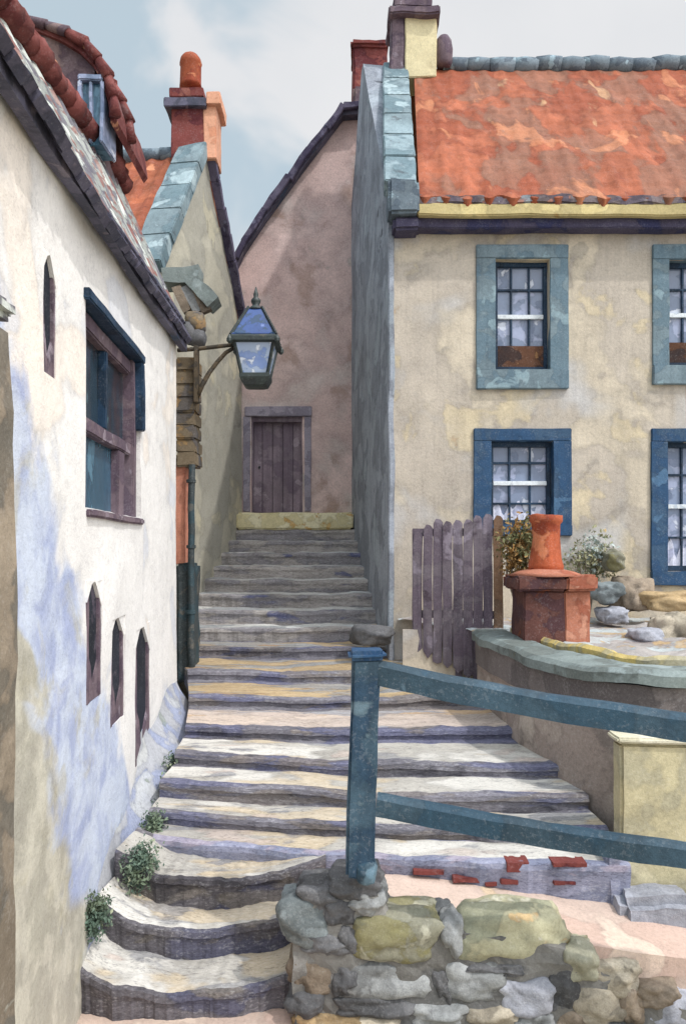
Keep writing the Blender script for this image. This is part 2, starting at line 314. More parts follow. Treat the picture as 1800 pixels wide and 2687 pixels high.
def obj(name, bm, mat, parent=None, smooth=False, mats=None):
    me = bpy.data.meshes.new(name)
    off = Vector((0, 0, 0)); p = parent
    while p: off += p.location; p = p.parent
    if off.length: bmesh.ops.translate(bm, vec=-off, verts=bm.verts[:])
    bm.to_mesh(me); bm.free()
    for m in (mats or [mat]): me.materials.append(m)
    if smooth:
        for f in me.polygons: f.use_smooth = True
    o = bpy.data.objects.new(name, me); COL.objects.link(o)
    if parent: o.parent = parent
    return o
def tag(o, label, cat, group=None, kind=None):
    if label: o['label'] = label
    if cat: o['category'] = cat
    if group: o['group'] = group
    if kind: o['kind'] = kind
    return o
def thing(name, loc, label, cat, group=None):
    o = bpy.data.objects.new(name, None); COL.objects.link(o); o.location = loc
    return tag(o, label, cat, group)
def alone(name, bm, mat, base, label, cat, group=None, smooth=False, kind=None, mats=None):
    bmesh.ops.translate(bm, vec=-Vector(base), verts=bm.verts[:])
    o = obj(name, bm, mat, None, smooth, mats); o.location = base
    return tag(o, label, cat, group, kind)

def interp(tab, y):
    if y <= tab[0][0]: return tab[0][1]
    for (a, u), (b, v) in zip(tab, tab[1:]):
        if y <= b: return u+(v-u)*(y-a)/(b-a)
    return tab[-1][1]

# ------------------------------------------------------------------ window helper (facing the viewer)
def window(house, Y, ox0, ox1, oy0, oy1, ix0, ix1, iy0, iy1, frm, label, lower, cols=3, rows=2, seed=0, bars_rows_low=1):
    """surround standing proud of the facade + sash window inside. pixel-free after pt()"""
    a = pt(ox0, oy1, Y); b = pt(ox1, oy0, Y); c = pt(ix0, iy1, Y); d = pt(ix1, iy0, Y)
    yf = Y-.035
    w1 = box(a.x, b.x, yf, Y+.1, d.z, b.z, .008, .12, .006, 3, seed)
    w2 = box(a.x, b.x, yf-.02, Y+.1, a.z, c.z, .008, .12, .006, 3, seed+1)
    w3 = box(a.x, c.x, yf+.004, Y+.1, c.z-.002, d.z+.002, .004, .12, .006, 3, seed+2)
    w4 = box(d.x, b.x, yf+.004, Y+.1, c.z-.002, d.z+.002, .004, .12, .006, 3, seed+3)
    w = obj('window', join(w1, w2, w3, w4), frm, house)
    if label: w['label'] = label
    yg = Y+.13; h = d.z-c.z; wd = d.x-c.x; mid = c.z+h*.5
    fr = join(box(c.x, d.x, yg-.04, yg+.03, d.z-.055, d.z, .004, .2, .003), box(c.x, d.x, yg-.04, yg+.03, c.z, c.z+.06, .004, .2, .003),
              box(c.x, c.x+.045, yg-.038, yg+.028, c.z+.06, d.z-.055, .004, .2, .003), box(d.x-.045, d.x, yg-.038, yg+.028, c.z+.06, d.z-.055, .004, .2, .003))
    obj('sash_frame', fr, darkblue, w)
    obj('meeting_rail', box(c.x+.045, d.x-.045, yg-.03, yg+.03, mid-.02, mid+.03, .004, .2, .003), paintwhite, w)
    bs_ = []
    for k in range(1, cols):
        x = c.x+wd*k/cols; bs_.append(box(x-.011, x+.011, yg-.02, yg+.01, c.z+.06, d.z-.055, .002, .2, .003, 4, seed+k))
    z = mid+(h*.5)*.5; bs_.append(box(c.x+.045, d.x-.045, yg-.018, yg+.008, z-.012, z+.012, .002, .2, .003, 4, seed))
    if lower != 'brown':
        z = c.z+(h*.5)*.52; bs_.append(box(c.x+.045, d.x-.045, yg-.018, yg+.008, z-.012, z+.012, .002, .2, .003, 4, seed))
    obj('glazing_bars', join(*bs_), darkblue, w)
    obj('pane', box(c.x+.02, d.x-.02, yg+.012, yg+.018, c.z+.03, d.z-.03, 0, .2, .0), glass, w)
    if lower == 'brown':
        obj('half_open_sash', box(c.x+.045, d.x-.045, yg-.032, yg-.01, c.z+.05, c.z+h*.24, .004, .1, .004), brownblind, w)
    elif lower == 'curtain':
        obj('net_curtain', solidify(grid(24, 6, lambda u, v: Vector((c.x+.05+(wd-.1)*u, yg+.004+.006*math.sin(u*40), c.z+.05+(h*(.16+.10*math.sin(u*9)*math.sin(u*23)))*v))), (0, .003, 0)), curtain, w)
    return w

# ================================================================== ground
g = box(-60, 60, -30, 90, -.35, -.02, 0, 6, 0)
tag(obj('ground', g, groundm), 'broad earth ground under and behind the village houses', 'ground', kind='structure')

# ================================================================== stairs
# lane edges in plan
XL = [(4.0, -1.52), (4.43, -1.47), (4.95, -1.39), (5.6, -1.30), (6.5, -1.25), (7.6, -1.42), (8.4, -1.60), (8.8, -1.98), (10.6, -1.99), (12.7, -1.66)]
XR = [(4.84, 1.72), (5.7, 1.64), (6.3, 1.46), (7.6, 1.34), (8.3, .85), (8.95, .60), (9.0, .56), (12.8, .15)]
XRlow = -.16
stairs = thing('stone_staircase', (-.3, 4.4, 0), 'worn stone steps climbing the lane from the rubble wall up to the aubergine door', 'staircase')
# (left Y, right Y, top z, previous z, sag, front colour, tread colour)
lv = [(-2.61)]
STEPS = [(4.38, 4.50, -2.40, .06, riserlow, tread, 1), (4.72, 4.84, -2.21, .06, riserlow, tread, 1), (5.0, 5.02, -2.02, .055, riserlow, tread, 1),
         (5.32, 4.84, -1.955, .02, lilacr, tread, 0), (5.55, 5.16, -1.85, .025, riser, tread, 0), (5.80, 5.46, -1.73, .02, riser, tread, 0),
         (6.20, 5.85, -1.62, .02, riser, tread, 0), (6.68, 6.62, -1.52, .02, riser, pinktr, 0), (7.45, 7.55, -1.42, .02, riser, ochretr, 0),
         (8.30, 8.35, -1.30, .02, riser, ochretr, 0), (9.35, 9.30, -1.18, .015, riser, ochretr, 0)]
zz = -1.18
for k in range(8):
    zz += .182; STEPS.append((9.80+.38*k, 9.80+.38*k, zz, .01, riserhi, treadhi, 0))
prev = -2.61
ym = [(s[0]+s[1])/2 for s in STEPS]
for i, (yl, yr, zt, sag, rm, tm, low) in enumerate(STEPS):
    nxt = STEPS[i+1] if i+1 < len(STEPS) else (12.78, 12.78)
    nl, nr = nxt[0]+.06, nxt[1]+.06
    if low and i == 2: nl, nr = 5.35, 5.35
    if i == 3: nl, nr = STEPS[4][0]+.06, STEPS[4][1]+.06
    nu = 110
    last = i == len(STEPS)-1
    bm = bmesh.new(); rows = []
    seed = i*1.7
    for a in range(nu+1):
        u = a/nu
        y = yl+(yr-yl)*u - (.10 if low else .05 if i < 10 else .02)*math.sin(math.pi*u)
        yb = nl+(nr-nl)*u
        if last: yb = 12.9
        x0 = interp(XL, y); x1 = XRlow if low else interp(XR, y)
        x0b = interp(XL, yb); x1b = XRlow if low else interp(XR, yb)
        x0 -= .06; x0b -= .06; x1 += .05; x1b += .05
        x = x0+(x1-x0)*u; xb = x0b+(x1b-x0b)*u
        wv = noise.noise(Vector((u*7, seed, 0)))*.034+noise.noise(Vector((u*23, seed, 3)))*.014+noise.noise(Vector((u*60, seed, 3)))*.006
        zz_ = ZC+zt - sag*math.sin(math.pi*min(1, max(0, u)))**1.2 + noise.noise(Vector((u*6, seed, 9)))*.022+noise.noise(Vector((u*31, seed, 9)))*.006
        if low: zz_ += .10*max(0, 1-u*4.5)**1.5+.04*max(0, 1-(1-u)*5)                   # ends ride up beside the wall
        zb = ZC+prev-.12
        y += wv
        col = [bm.verts.new((x, y+.012, zb)), bm.verts.new((x, y+.004+wv*.3, ZC+prev+.5*(zt-prev))), bm.verts.new((x, y-.012, zz_-.045)), bm.verts.new((x, y-.006, zz_-.012)), bm.verts.new((x, y+.018, zz_))]
        for t in (.10+.07*noise.noise(Vector((u*13, seed, 12)))+.03*noise.noise(Vector((u*41, seed, 2))), .3, .6, (.74+.07*noise.noise(Vector((u*11, seed, 6)))) if not low else (.88+.06*noise.noise(Vector((u*11, seed, 6)))), 1.0):
            col.append(bm.verts.new((x+(xb-x)*t, y+.018+(yb-y-.018)*t, zz_+.014*t+noise.noise(Vector((u*9, seed, t*4)))*.008)))
        rows.append(col)
    for r0, r1 in zip(rows, rows[1:]):
        for j in range(len(r0)-1):
            f = bm.faces.new((r0[j], r1[j], r1[j+1], r0[j+1])); f.material_index = 0 if (j < (4 if low else 5) or j == len(r0)-2) else 1  # tread back strip and front edge take riser colour, widening its painted shade
    # ends and underside
    for r0 in (rows[0], rows[-1]):
        bm.faces.new(r0)
    bmesh.ops.recalc_face_normals(bm, faces=bm.faces[:])
    up = sum(f.normal.z for f in bm.faces if f.material_index == 1)
    if up < 0: bmesh.ops.reverse_faces(bm, faces=bm.faces[:])
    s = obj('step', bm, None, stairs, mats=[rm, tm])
    if i == 3: brickstep = s; s['label'] = 'wide step with lilac front and exposed red bricks'
    prev = zt if not (low and i == 2) else -2.08
    if i == 2: prev = -2.08-.16
    if i == 3: prev = -1.955
# exposed bricks in the lilac front
for k, (px, py, w, h) in enumerate([(980, 2003, 70, 10), (1066, 2020, 62, 12), (1121, 2029, 26, 9), (1164, 2024, 38, 10), (1183, 1990, 50, 22), (1302, 1985, 80, 9), (1290, 2027, 50, 8)]):
    Yb = 4.9
    for _ in range(6):
        uu = ((px-784)*Yb/F+1.41)/3.18; Yb = 5.32-.48*uu-.05*math.sin(math.pi*uu)
    Yb -= .012; p = pt(px, py-8, Yb)
    obj('exposed_brick', box(p.x-w*Yb/F/2, p.x+w*Yb/F/2, Yb-.012, Yb+.1, p.z-h*Yb/F/2, p.z+h*Yb/F/2, .002, .03, .007, 9, k), brickred, brickstep)

# foot of the stairs
def fground(u, v):
    x = -1.75+1.75*u; y = 3.1+1.6*v
    return Vector((x, y, ZC-2.61+.012*noise.noise(Vector((x*3, y*3, 1)))))
tag(obj('pavement', solidify(grid(30, 30, fground), (0, 0, -.12)), pinkg), 'pale peach paving at the foot of the steps', 'pavement', kind='structure')
# landing behind the rubble wall
def fland(u, v):
    x = -.22+4.6*u; y = 4.34+1.06*v
    z = -2.085-.12*max(0, x-.35)*(1-.55*v)
    return Vector((x, y, ZC+z+.012*noise.noise(Vector((x*4, y*4, 2)))))
tag(obj('path', solidify(grid(80, 20, fland), (0, 0, -.3)), pinkg), 'pink paved path between rubble wall and lilac step', 'path', kind='structure')

# ================================================================== white house (left)
K = .0589
def WX(Y): return -1.2-K*Y
o0 = Vector((WX(2.3), 2.3, 0)); ud = Vector((-K, 1, 0)).normalized()
def UL(px):  # pixel column -> u along the wall
    Y = F*1.2/(678-px); return (Vector((WX(Y), Y, 0))-o0).dot(ud), Y
def VZ(py, Y): return ZC+(1250-py)*Y/F
white_house = thing('white_house', (WX(5), 5, 0), 'white rendered house with a blue shadow painted on its foot along the left of the steps', 'house')
uEnd = UL(403)[0]
def EZf(Y): return interp([(2, 1.80), (3.2, 1.81), (4.5, 1.80), (5.7, 1.87), (7.8, 2.02), (9, 2.1)], Y)
EZ = 2.02
# holes
bw0, Y0 = UL(196); bw1, Y1 = UL(322)
bigh = (bw0, bw1, ZC+.22, ZC+1.44)
slits = [(100, 128, 585, 860), (200, 232, 1330, 1600), (254, 284, 1412, 1652), (309, 343, 1432, 1735)]
holes = [bigh]
sl = []
for (a, b, c, d) in slits:
    ua, Ya = UL(a); ub, Yb = UL(b); Ym = (Ya+Yb)/2
    h = (ua, ub, VZ(d, Ym), VZ(c, Ym)); holes.append(h); sl.append(h)
MW = frame_to(o0, ud)          # local +y = left (z x u): away from the lane
bm = sheet([(0, -.3), (uEnd, -.3)]+[(uEnd*k/8, ZC+EZf(2.3+uEnd*k/8)+.12) for k in range(8, -1, -1)], holes, .42, .16)
xf(bm, MW); jit(bm, .016, 1.3)
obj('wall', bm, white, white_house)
# far gable end + back body
e = o0+ud*uEnd
bm = sheet([(0.0, -.3), (3.6, -.3), (3.6, ZC+EZ), (1.9, ZC+3.6), (.75, ZC+3.6), (0.0, ZC+EZ)], [], .3, .4)
xf(bm, frame_to(e+Vector((-.02, -.32, 0)), (-1, .0)))
for v in bm.verts: v.co.x = e.x-.02-abs(v.co.x-e.x+.02)
bmesh.ops.recalc_face_normals(bm, faces=bm.faces[:])
obj('gable_wall', bm, white, white_house)
# battered foot
def foot(u, v):
    Y = 4.36+(7.83-4.36)*u
    xg = interp(XL, Y)-.02; xw = WX(Y)+.012
    zg = ZC+interp([(4.4, -2.62), (4.95, -2.35), (5.3, -2.12), (5.8, -1.95), (6.2, -1.8), (6.7, -1.68), (7.5, -1.56), (8.3, -1.42)], Y)-.1
    hgt = (.95-.5*min(1, max(0, (Y-4.7)/.7)))+.12*noise.noise(Vector((Y*1.3, 0, 7)))
    t = v; x = xg+(xw-.03-xg)*(1-(1-t)**1.9)
    n = noise.noise(Vector((Y*2.2, v*2, 4)))*.03*(1-v*.6)
    return Vector((x+n*(1-t), Y, zg+hgt*t))
bm = solidify(grid(50, 16, foot), (-.3, 0, -.02))
obj('battered_foot', bm, footm, white_house, smooth=False)
# big window
def wl(u, d, z): return MW @ Vector((u, d, z))
def wbox(u0, u1, d0, d1, z0, z1, bev=.008, step=.12, amp=.006, seed=0):
    bm = box(u0, u1, d0, d1, z0, z1, bev, step, 0); xf(bm, MW); return jit(bm, amp, 3, seed)
u0, u1, z0, z1 = bigh
zm = z0+(z1-z0)*.42
wf = obj('window', join(wbox(u0-.03, u1+.03, -.035, .10, z1-.03, z1+.035), wbox(u1-.06, u1+.03, -.03, .09, z1-.55, z1-.03)), darkblue, white_house)
wf['label'] = 'large side window with dark blue hood and mauve frame'
obj('jamb', wbox(u1-.13, u1-.012, .03, .22, z0-.02, z1-.03, .01), mauvew, wf)
obj('jamb', wbox(u0-.01, u0+.05, .01, .20, z0, z1-.03, .01), mauvew, wf)
obj('transom', wbox(u0+.05, u1-.13, .05, .13, zm-.045, zm+.045, .01), mauvew, wf)
obj('head_board', wbox(u0+.05, u1-.13, .05, .13, z1-.14, z1-.035, .01), mauvew, wf)
obj('pane', wbox(u0+.03, u1-.1, .11, .122, zm+.03, z1-.02, 0, .3, 0), darkglass, wf)
obj('pane', wbox(u0+.03, u1-.1, .11, .122, z0, zm-.03, 0, .3, 0), blueglass, wf)
obj('mullion', wbox(u0+.72, u0+.78, .06, .115, zm+.05, z1-.14), darkblue, wf)
obj('mullion', wbox(u0+1.08, u0+1.26, .055, .12, z0, zm-.05), mauvew, wf)
obj('sill', wbox(u0+.02, u1+.02, -.03, .12, z0-.05, z0-.005, .01), mauvew, wf)
for k, (a, b, c, d) in enumerate(sl):
    nm = 'slit_window' if k == 0 else 'vent_slit'
    w_ = b-a; hgt_ = d-c
    # pointed head: two small cheeks close the top of the slot
    s = obj(nm, join(wbox(a-.004, a+.14*w_, .004, .1, c, d-.02, .003, .08, .006, k), wbox(b-.14*w_, b+.004, .006, .1, c, d-.02, .003, .08, .006, k+4)), mauvew, white_house)
    obj('slit_shade_sheet', wbox(a-.01, b+.01, .022, .035, c, d, 0, .3, 0), slotdark, s)  # flush dark sheet in place of the shade inside the slit
    hd = prism([(a-.006, d+.01), (a-.006, d-.16*hgt_), (a+.3*w_, d-.02*hgt_), (a+.55*w_, d+.01)], .0, .08, 'y'); xf(hd, MW); obj('head_cheek', hd, white, s)
    hd = prism([(b+.006, d+.01), (b+.006, d-.22*hgt_), (b-.35*w_, d-.04*hgt_), (a+.5*w_, d+.01)], .0, .08, 'y'); bmesh.ops.recalc_face_normals(hd, faces=hd.faces[:]); xf(hd, MW); obj('head_cheek', hd, white, s)
    inf = prism([(a+.1*w_, c), (b-.1*w_, c), (b-.1*w_, c+.34*hgt_), (a+.62*w_, c+.2*hgt_), (a+.5*w_, c+.08*hgt_), (a+.36*w_, c+.3*hgt_), (a+.1*w_, c+.45*hgt_)], .012, .024, 'y'); xf(inf, MW); obj('infill', inf, mauvew, s)
# eave, slates, ridge
def eave(Y): return Vector((WX(Y)+.11, Y, ZC+EZf(Y)+.05))
def ridge(Y): return Vector((-2.70+.047*(Y), Y, ZC+3.80))
def roofp(Y, t, off=0.0):
    a = eave(Y); b = ridge(Y); p = a.lerp(b, t)
    return p+Vector((off*.9, 0, off*.42))
Ya, Yb = 2.0, 7.98
nS = 44
bm = bmesh.new()
parts = []
for j in range(2):      # two dark courses at the eave
    for i in range(nS):
        y0 = Ya+(Yb-Ya)*i/nS+(j*.07); y1 = y0+(Yb-Ya)/nS-.008
        t0, t1 = j*.11-.01, j*.11+.15
        rr = random.uniform(-.008, .008)
        vs = [roofp(y0, t0, .04+rr), roofp(y1, t0+random.uniform(-.012, .012), .04+rr), roofp(y1, t1, .012), roofp(y0, t1, .012)]
        b2 = bmesh.new(); b2.faces.new([b2.verts.new(p) for p in vs]); solidify(b2, (-.04, 0, -.035)); parts.append(b2)
obj('eave_slates', join(*parts), slate, white_house)
def upper(u, v):
    Y = Ya+(Yb-Ya)*u; p = roofp(Y, .15+.81*v, .01+.018*math.sin(Y*26)*1.0)
    return p+noise.noise_vector(p*3)*.015
obj('roof', solidify(grid(150, 10, upper), (-.08, 0, -.06)), palelich, white_house)
obj('eave_board', jit(slice_bm(bar(eave(Ya)+Vector((-.05, 0, -.06)), eave(Yb)+Vector((-.05, 0, -.06)), .06, .09, n=30), 0), .012, 3), slate, white_house)
n = 26
for i in range(n):
    y0 = 3.6+(Yb-3.6)*i/n; y1 = 3.6+(Yb-3.6)*(i+1.08)/n
    rr = random.uniform(.082, .118); dz = random.uniform(-.025, .025)
    p0 = roofp(y0, .93, .05); p1 = roofp(y1, .93, .05)
    obj('ridge_tile', tube([p0+Vector((0, 0, dz)), p0.lerp(p1, .5)+Vector((0, 0, dz+.01)), p1+Vector((0, 0, dz))], [rr, rr*1.06, rr*1.12], 10, .012), maroon, white_house, smooth=True)
# back slope
bm = bmesh.new(); vs = [ridge(Ya), ridge(Yb), ridge(Yb)+Vector((-2.4, 0, -1.75)), ridge(Ya)+Vector((-2.4, 0, -1.75))]
bm.faces.new([bm.verts.new(v) for v in vs]); solidify(bm, (0, 0, -.08)); obj('back_roof', bm, maroon, white_house)
obj('back_wall', box(-4.9, -4.6, 2.0, 8.4, -.3, ZC+2.1, 0, 0, 0), white, white_house)
# dormer
def dp(px, py, Y): return pt(px, py, Y)
fr = [(30, 640), (30, 60), (78, 50), (140, 76), (186, 100), (216, 132), (216, 560)]
pl = [((p-784)*7.0/F, ZC+(1250-q)*7.0/F) for p, q in fr]
bm = prism(pl, 7.0, 7.9, 'y', 0); slice_bm(bm, .16); jit(bm, .03, 2.5)
dm = obj('dormer', bm, dormerm, white_house); dm['label'] = 'dark dormer with a narrow blue window above the ridge'
# tiled edge of the dormer roof stepping down on the lane side
edge = [(60, 42), (100, 52), (150, 72), (190, 96), (222, 128), (244, 168), (258, 214), (264, 262)]
for k, (a, b) in enumerate(zip(edge, edge[1:])):
    for sub in (0,):
        p0 = pt(a[0], a[1], 6.93); p1 = pt(b[0], b[1], 6.93)
        m_ = maroon if k > 1 else dormerm
        obj('verge_tile', tube([p0+Vector((0, 0, 0)), p1.lerp(p0, -.12)], [.038, .055], 9, .03), m_, dm, smooth=True)
        obj('verge_tile', tube([p0+Vector((0, .45, .02)), p1.lerp(p0, -.12)+Vector((0, .45, .02))], [.038, .055], 9, .03), m_, dm, smooth=True)
bm = bmesh.new()
top = [pt(a, b+6, 6.95) for a, b in edge]; g0 = grid(len(edge)-1, 4, lambda u, v: top[int(round(u*(len(edge)-1)))]+Vector((0, 1.15*v, 0)))
obj('dormer_roof', solidify(g0, (-.04, 0, -.05)), maroon, dm)
dwn = obj('dormer_window', join(box(pt(182, 0, 6.96).x, pt(238, 0, 6.96).x, 6.9, 7.3, pt(0, 190, 6.96).z, pt(0, 176, 6.96).z, .01, .1, .01), box(pt(182, 0, 6.96).x, pt(191, 0, 6.96).x, 6.9, 7.3, pt(0, 330, 6.96).z, pt(0, 190, 6.96).z, .01, .1, .01), box(pt(207, 0, 6.96).x, pt(214, 0, 6.96).x, 6.91, 7.28, pt(0, 330, 6.96).z, pt(0, 190, 6.96).z, .01, .1, .01), box(pt(232, 0, 6.96).x, pt(240, 0, 6.96).x, 6.9, 7.3, pt(0, 330, 6.96).z, pt(0, 190, 6.96).z, .01, .1, .01)), glass, dm)
obj('pane', box(pt(189, 0, 6.96).x, pt(234, 0, 6.96).x, 6.96, 7.25, pt(0, 330, 6.96).z, pt(0, 190, 6.96).z, 0, .1, 0), blueglass, dwn)

# corner pier carrying the lamp, drain pipe, salmon strip
pr = obj('corner_pier', join(*[box(pt(399+random.uniform(-4, 3), 0, 8.55).x, pt(449+random.uniform(-3, 4), 0, 8.55).x, 8.5+random.uniform(-.02, .02), 8.9, pt(0, 1066-k*31+1, 8.55).z, pt(0, 1066-(k+1)*31, 8.55).z, .02, .09, .012, 4, k) for k in range(8)]), pierm, white_house)
obj('salmon_strip', box(pt(396, 0, 8.6).x, pt(424, 0, 8.6).x, 8.56, 8.9, pt(0, 1290, 8.6).z, pt(0, 1062, 8.6).z, .01, .1, .012), salmon, white_house)
obj('pier_foot', box(pt(404, 0, 8.6).x, pt(446, 0, 8.6).x, 8.54, 8.9, pt(0, 1560, 8.6).z, pt(0, 1288, 8.6).z, .03, .1, .02), pipem, white_house)
dpipe = thing('drain_pipe', (pt(436, 0, 8.5).x, 8.5, ZC-1.5), 'dark green drain pipe running down beside the salmon strip and brown pier', 'pipe')
pts = [pt(437, 1560, 8.5), pt(438, 1400, 8.5), pt(436, 1200, 8.5), pt(438, 1062, 8.5)]
obj('pipe', tube([pts[0].lerp(pts[-1], k/10)+Vector((.008*math.sin(k*2.1), 0, 0)) for k in range(11)], .036, 12, .008), pipem, dpipe, smooth=True)
for py in (1100, 1250, 1400):
    obj('pipe_collar', lathe(pt(437, py, 8.5), [(.038, -.02), (.052, -.016), (.052, .016), (.038, .02)], 12), pipem, dpipe)

# near wall at the left edge of the lane
nw = box(-2.6, -1.21, 2.55, 3.0, -.05, ZC+.86, .05, .12, .03, 2.2)
for v in nw.verts:
    t = (v.co.z/(ZC+.86)); v.co.x -= .035*max(0, t)**1.5*1.3
nwt = thing('near_garden_wall', (-1.6, 2.8, 0), 'brown roughcast wall end cut by the left edge of the picture', 'wall')
obj('wall', nw, nearwall, nwt)
obj('coping', box(-2.6, -1.245, 2.52, 3.03, ZC+.86, ZC+.95, .03, .12, .02, 2.2), palelich, nwt)

# ================================================================== lamp
lamp = thing('wall_lamp', pt(440, 800, 8.5), 'black iron street lantern with blue glass on a bracket over the steps', 'lamp')
LY = 8.45
obj('arm', tube([pt(405, 801, LY), pt(450, 797, LY), pt(500, 791, LY), pt(545, 786, LY)], .022, 8, .006), bracketm, lamp, smooth=True)
br = [(450, 905), (462, 880), (478, 852), (496, 828), (516, 806), (542, 790)]
obj('brace', tube([pt(a, b, LY) for a, b in br], [.03, .028, .026, .024, .022, .02], 8, .004), bracketm, lamp, smooth=True)
obj('wall_plate', box(pt(443, 0, LY).x, pt(453, 0, LY).x, LY-.03, LY+.08, pt(0, 920, LY).z, pt(0, 790, LY).z, .006, .1, .004), bracketm, lamp)
c = pt(585, 795, LY); s = LY/F
r2 = math.sqrt(2)
def sq(r): return r*r2
top = obj('lantern_roof', lathe(c, [(sq(50*s), 12*s), (sq(52*s), 20*s), (sq(46*s), 24*s), (sq(18*s), 82*s), (sq(10*s), 90*s)], 4, 0, R(45)), lampglassd, lamp)
for k in range(4):
    a = R(45+90*k)
    d = Vector((math.cos(a), math.sin(a), 0))
    obj('roof_rib', bar(c+d*sq(51*s)+Vector((0, 0, 18*s)), c+d*sq(15*s)+Vector((0, 0, 90*s)), .024, n=2), iron, lamp)
    obj('corner_bar', bar(c+d*sq(46*s)+Vector((0, 0, 16*s)), c+d*sq(29*s)+Vector((0, 0, -66*s)), .026, n=2), iron, lamp)
    obj('cap_knob', lathe(c+d*sq(53*s)+Vector((0, 0, 4*s)), [(.01, -.03), (.03, -.01), (.03, .02), (.008, .06)], 8), iron, lamp)
obj('eaves_band', lathe(c, [(sq(48*s), 2*s), (sq(55*s), 5*s), (sq(55*s), 14*s), (sq(50*s), 20*s)], 4, 0, R(45)), iron, lamp)
obj('glass_body', lathe(c, [(sq(27*s), -66*s), (sq(44*s), 4*s)], 4, 0, R(45)), lampglass, lamp)
obj('finial', lathe(c, [(20*s, 86*s), (14*s, 92*s), (7*s, 98*s), (11*s, 104*s), (11*s, 110*s), (5*s, 116*s), (6*s, 122*s), (1*s, 140*s)], 12), iron, lamp, smooth=True)
obj('base_ring', lathe(c, [(sq(18*s), -92*s), (sq(26*s), -88*s), (sq(34*s), -72*s), (sq(34*s), -64*s), (sq(28*s), -62*s)], 4, 0, R(45)), iron, lamp)
obj('burner', lathe(c, [(8*s, -62*s), (10*s, -50*s), (5*s, -40*s)], 10), iron, lamp)

# ================================================================== cottage with red roof and gable on the lane
cA = Vector((-2.168, 9.32, 0)); cd = Vector((.155, 1, 0)).normalized()   # wall line in plan
def CP(Y): return Vector((-1.97+.155*(Y-10.6), Y, 0))
cottage = thing('gabled_cottage', (-2.6, 11, ZC-1.4), 'narrow beige cottage with a steep gable and rust pantile roof', 'house')
uL = 0; uA = (CP(10.97)-cA).dot(cd); uR = (CP(12.75)-cA).dot(cd)
MC = frame_to(cA, cd)
bm = sheet([(uL, -.2), (uR, -.2), (uR, ZC+3.55), (uA+.12, ZC+5.46), (uA-.12, ZC+5.46), (uL, ZC+3.35)], [], .22, .18)
xf(bm, MC); jit(bm, .02, 1.4); obj('gable_wall', bm, beige, cottage)
lf = Vector((-cd.y, cd.x, 0))      # direction of the ridge, leftwards
def roof_surface(p00, p10, p01, p11, nu, nv, pitch, course, amp=.022, seed=0, thick=(0, .04, -.07)):
    p00, p10, p01, p11 = map(Vector, (p00, p10, p01, p11))   # eave-left, eave-right, ridge-left, ridge-right
    nrm = (p10-p00).cross(p01-p00).normalized()
    if nrm.z < 0: nrm.negate()
    Wd = (p10-p00).length; H = (p01-p00).length
    def fn(u, v):
        p = p00.lerp(p10, u).lerp(p01.lerp(p11, u), v)
        s = u*Wd/pitch+.12*noise.noise(Vector((u*5, v*6, seed)))
        w = math.sin(2*math.pi*s); prof = (w if w > 0 else w*.45)
        cs = (v*H/course) % 1.0
        lift = (1-cs)*.014
        sc = 0
        if v < .001: p = p-(p01-p00).normalized()*(.05*prof+.05*noise.noise(Vector((u*37, seed, 1))))
        return p+nrm*(amp*prof+lift+.02*noise.noise(Vector((p.x*2, p.y*2, seed))))
    return solidify(grid(nu, nv, fn), thick)
apex = CP(10.97)+Vector((0, 0, ZC+5.46)); foot_ = cA+Vector((0, -.12, ZC+3.22))
p10 = foot_+lf*.12; p11 = apex+lf*.12
obj('roof', roof_surface(p10+lf*3.6, p10, p11+lf*3.6, p11, 110, 44, .24, .34), orange2, cottage)
rfoot = CP(12.75)+Vector((0, 0, ZC+3.5))
bb = bmesh.new(); bb.faces.new([bb.verts.new(v) for v in (apex, rfoot, rfoot+lf*3.6, apex+lf*3.6)]); solidify(bb, (0, 0, -.08)); obj('back_roof', bb, orange2, cottage)
# skew along the near slope
def along(a, b, w, h, out, n=10, amp=.012, seed=0):
    a, b = Vector(a), Vector(b); d = (b-a).normalized(); side = out
    up = side.cross(d).normalized()
    if up.z < 0: up.negate()
    bm = bar(a, b, w, h, up=up, n=n, bev=.012); return jit(bm, amp, 3, seed)
sc0 = foot_+lf*.02+Vector((0, -.05, .03)); sc1 = apex+lf*.04+Vector((0, 0, .12))
for k in range(5):
    a = sc0.lerp(sc1, k/5)+lf*.12; b = sc0.lerp(sc1, (k+1)/5-.004)+lf*.12
    obj('skew_stone', along(a, b, .40, .17, lf, 4, .014, k), teal, cottage)
purple = W('purple_slate_verge', (98, 92, 112), [((56, 50, 72), 4, .52, .9), ((120, 122, 146), 4, .62, .7)], coarse=.15)
for k in range(7):
    a = apex-lf*.04+Vector((0, 0, .06)); b = rfoot-lf*.04+Vector((0, .0, 0))
    obj('verge_slate', along(a.lerp(b, k/7), a.lerp(b, (k+1.03)/7), .16, .11, lf, 3, .018, k+20), purple, cottage)
# pointed verge runs on down the far corner
cb = rfoot-lf*.02
obj('corner_strip', bar(cb+Vector((0, -.02, .02)), cb+Vector((0, -.02, -.75)), .09, .08, n=6, amp=.014), purple, cottage)
for k in range(12):
    a = apex+lf*(.35+.28*k)+Vector((0, 0, .06)); b = a+lf*.3
    obj('ridge_tile', tube([a, b], [.085, .10], 10, .012), ridgem, cottage, smooth=True)
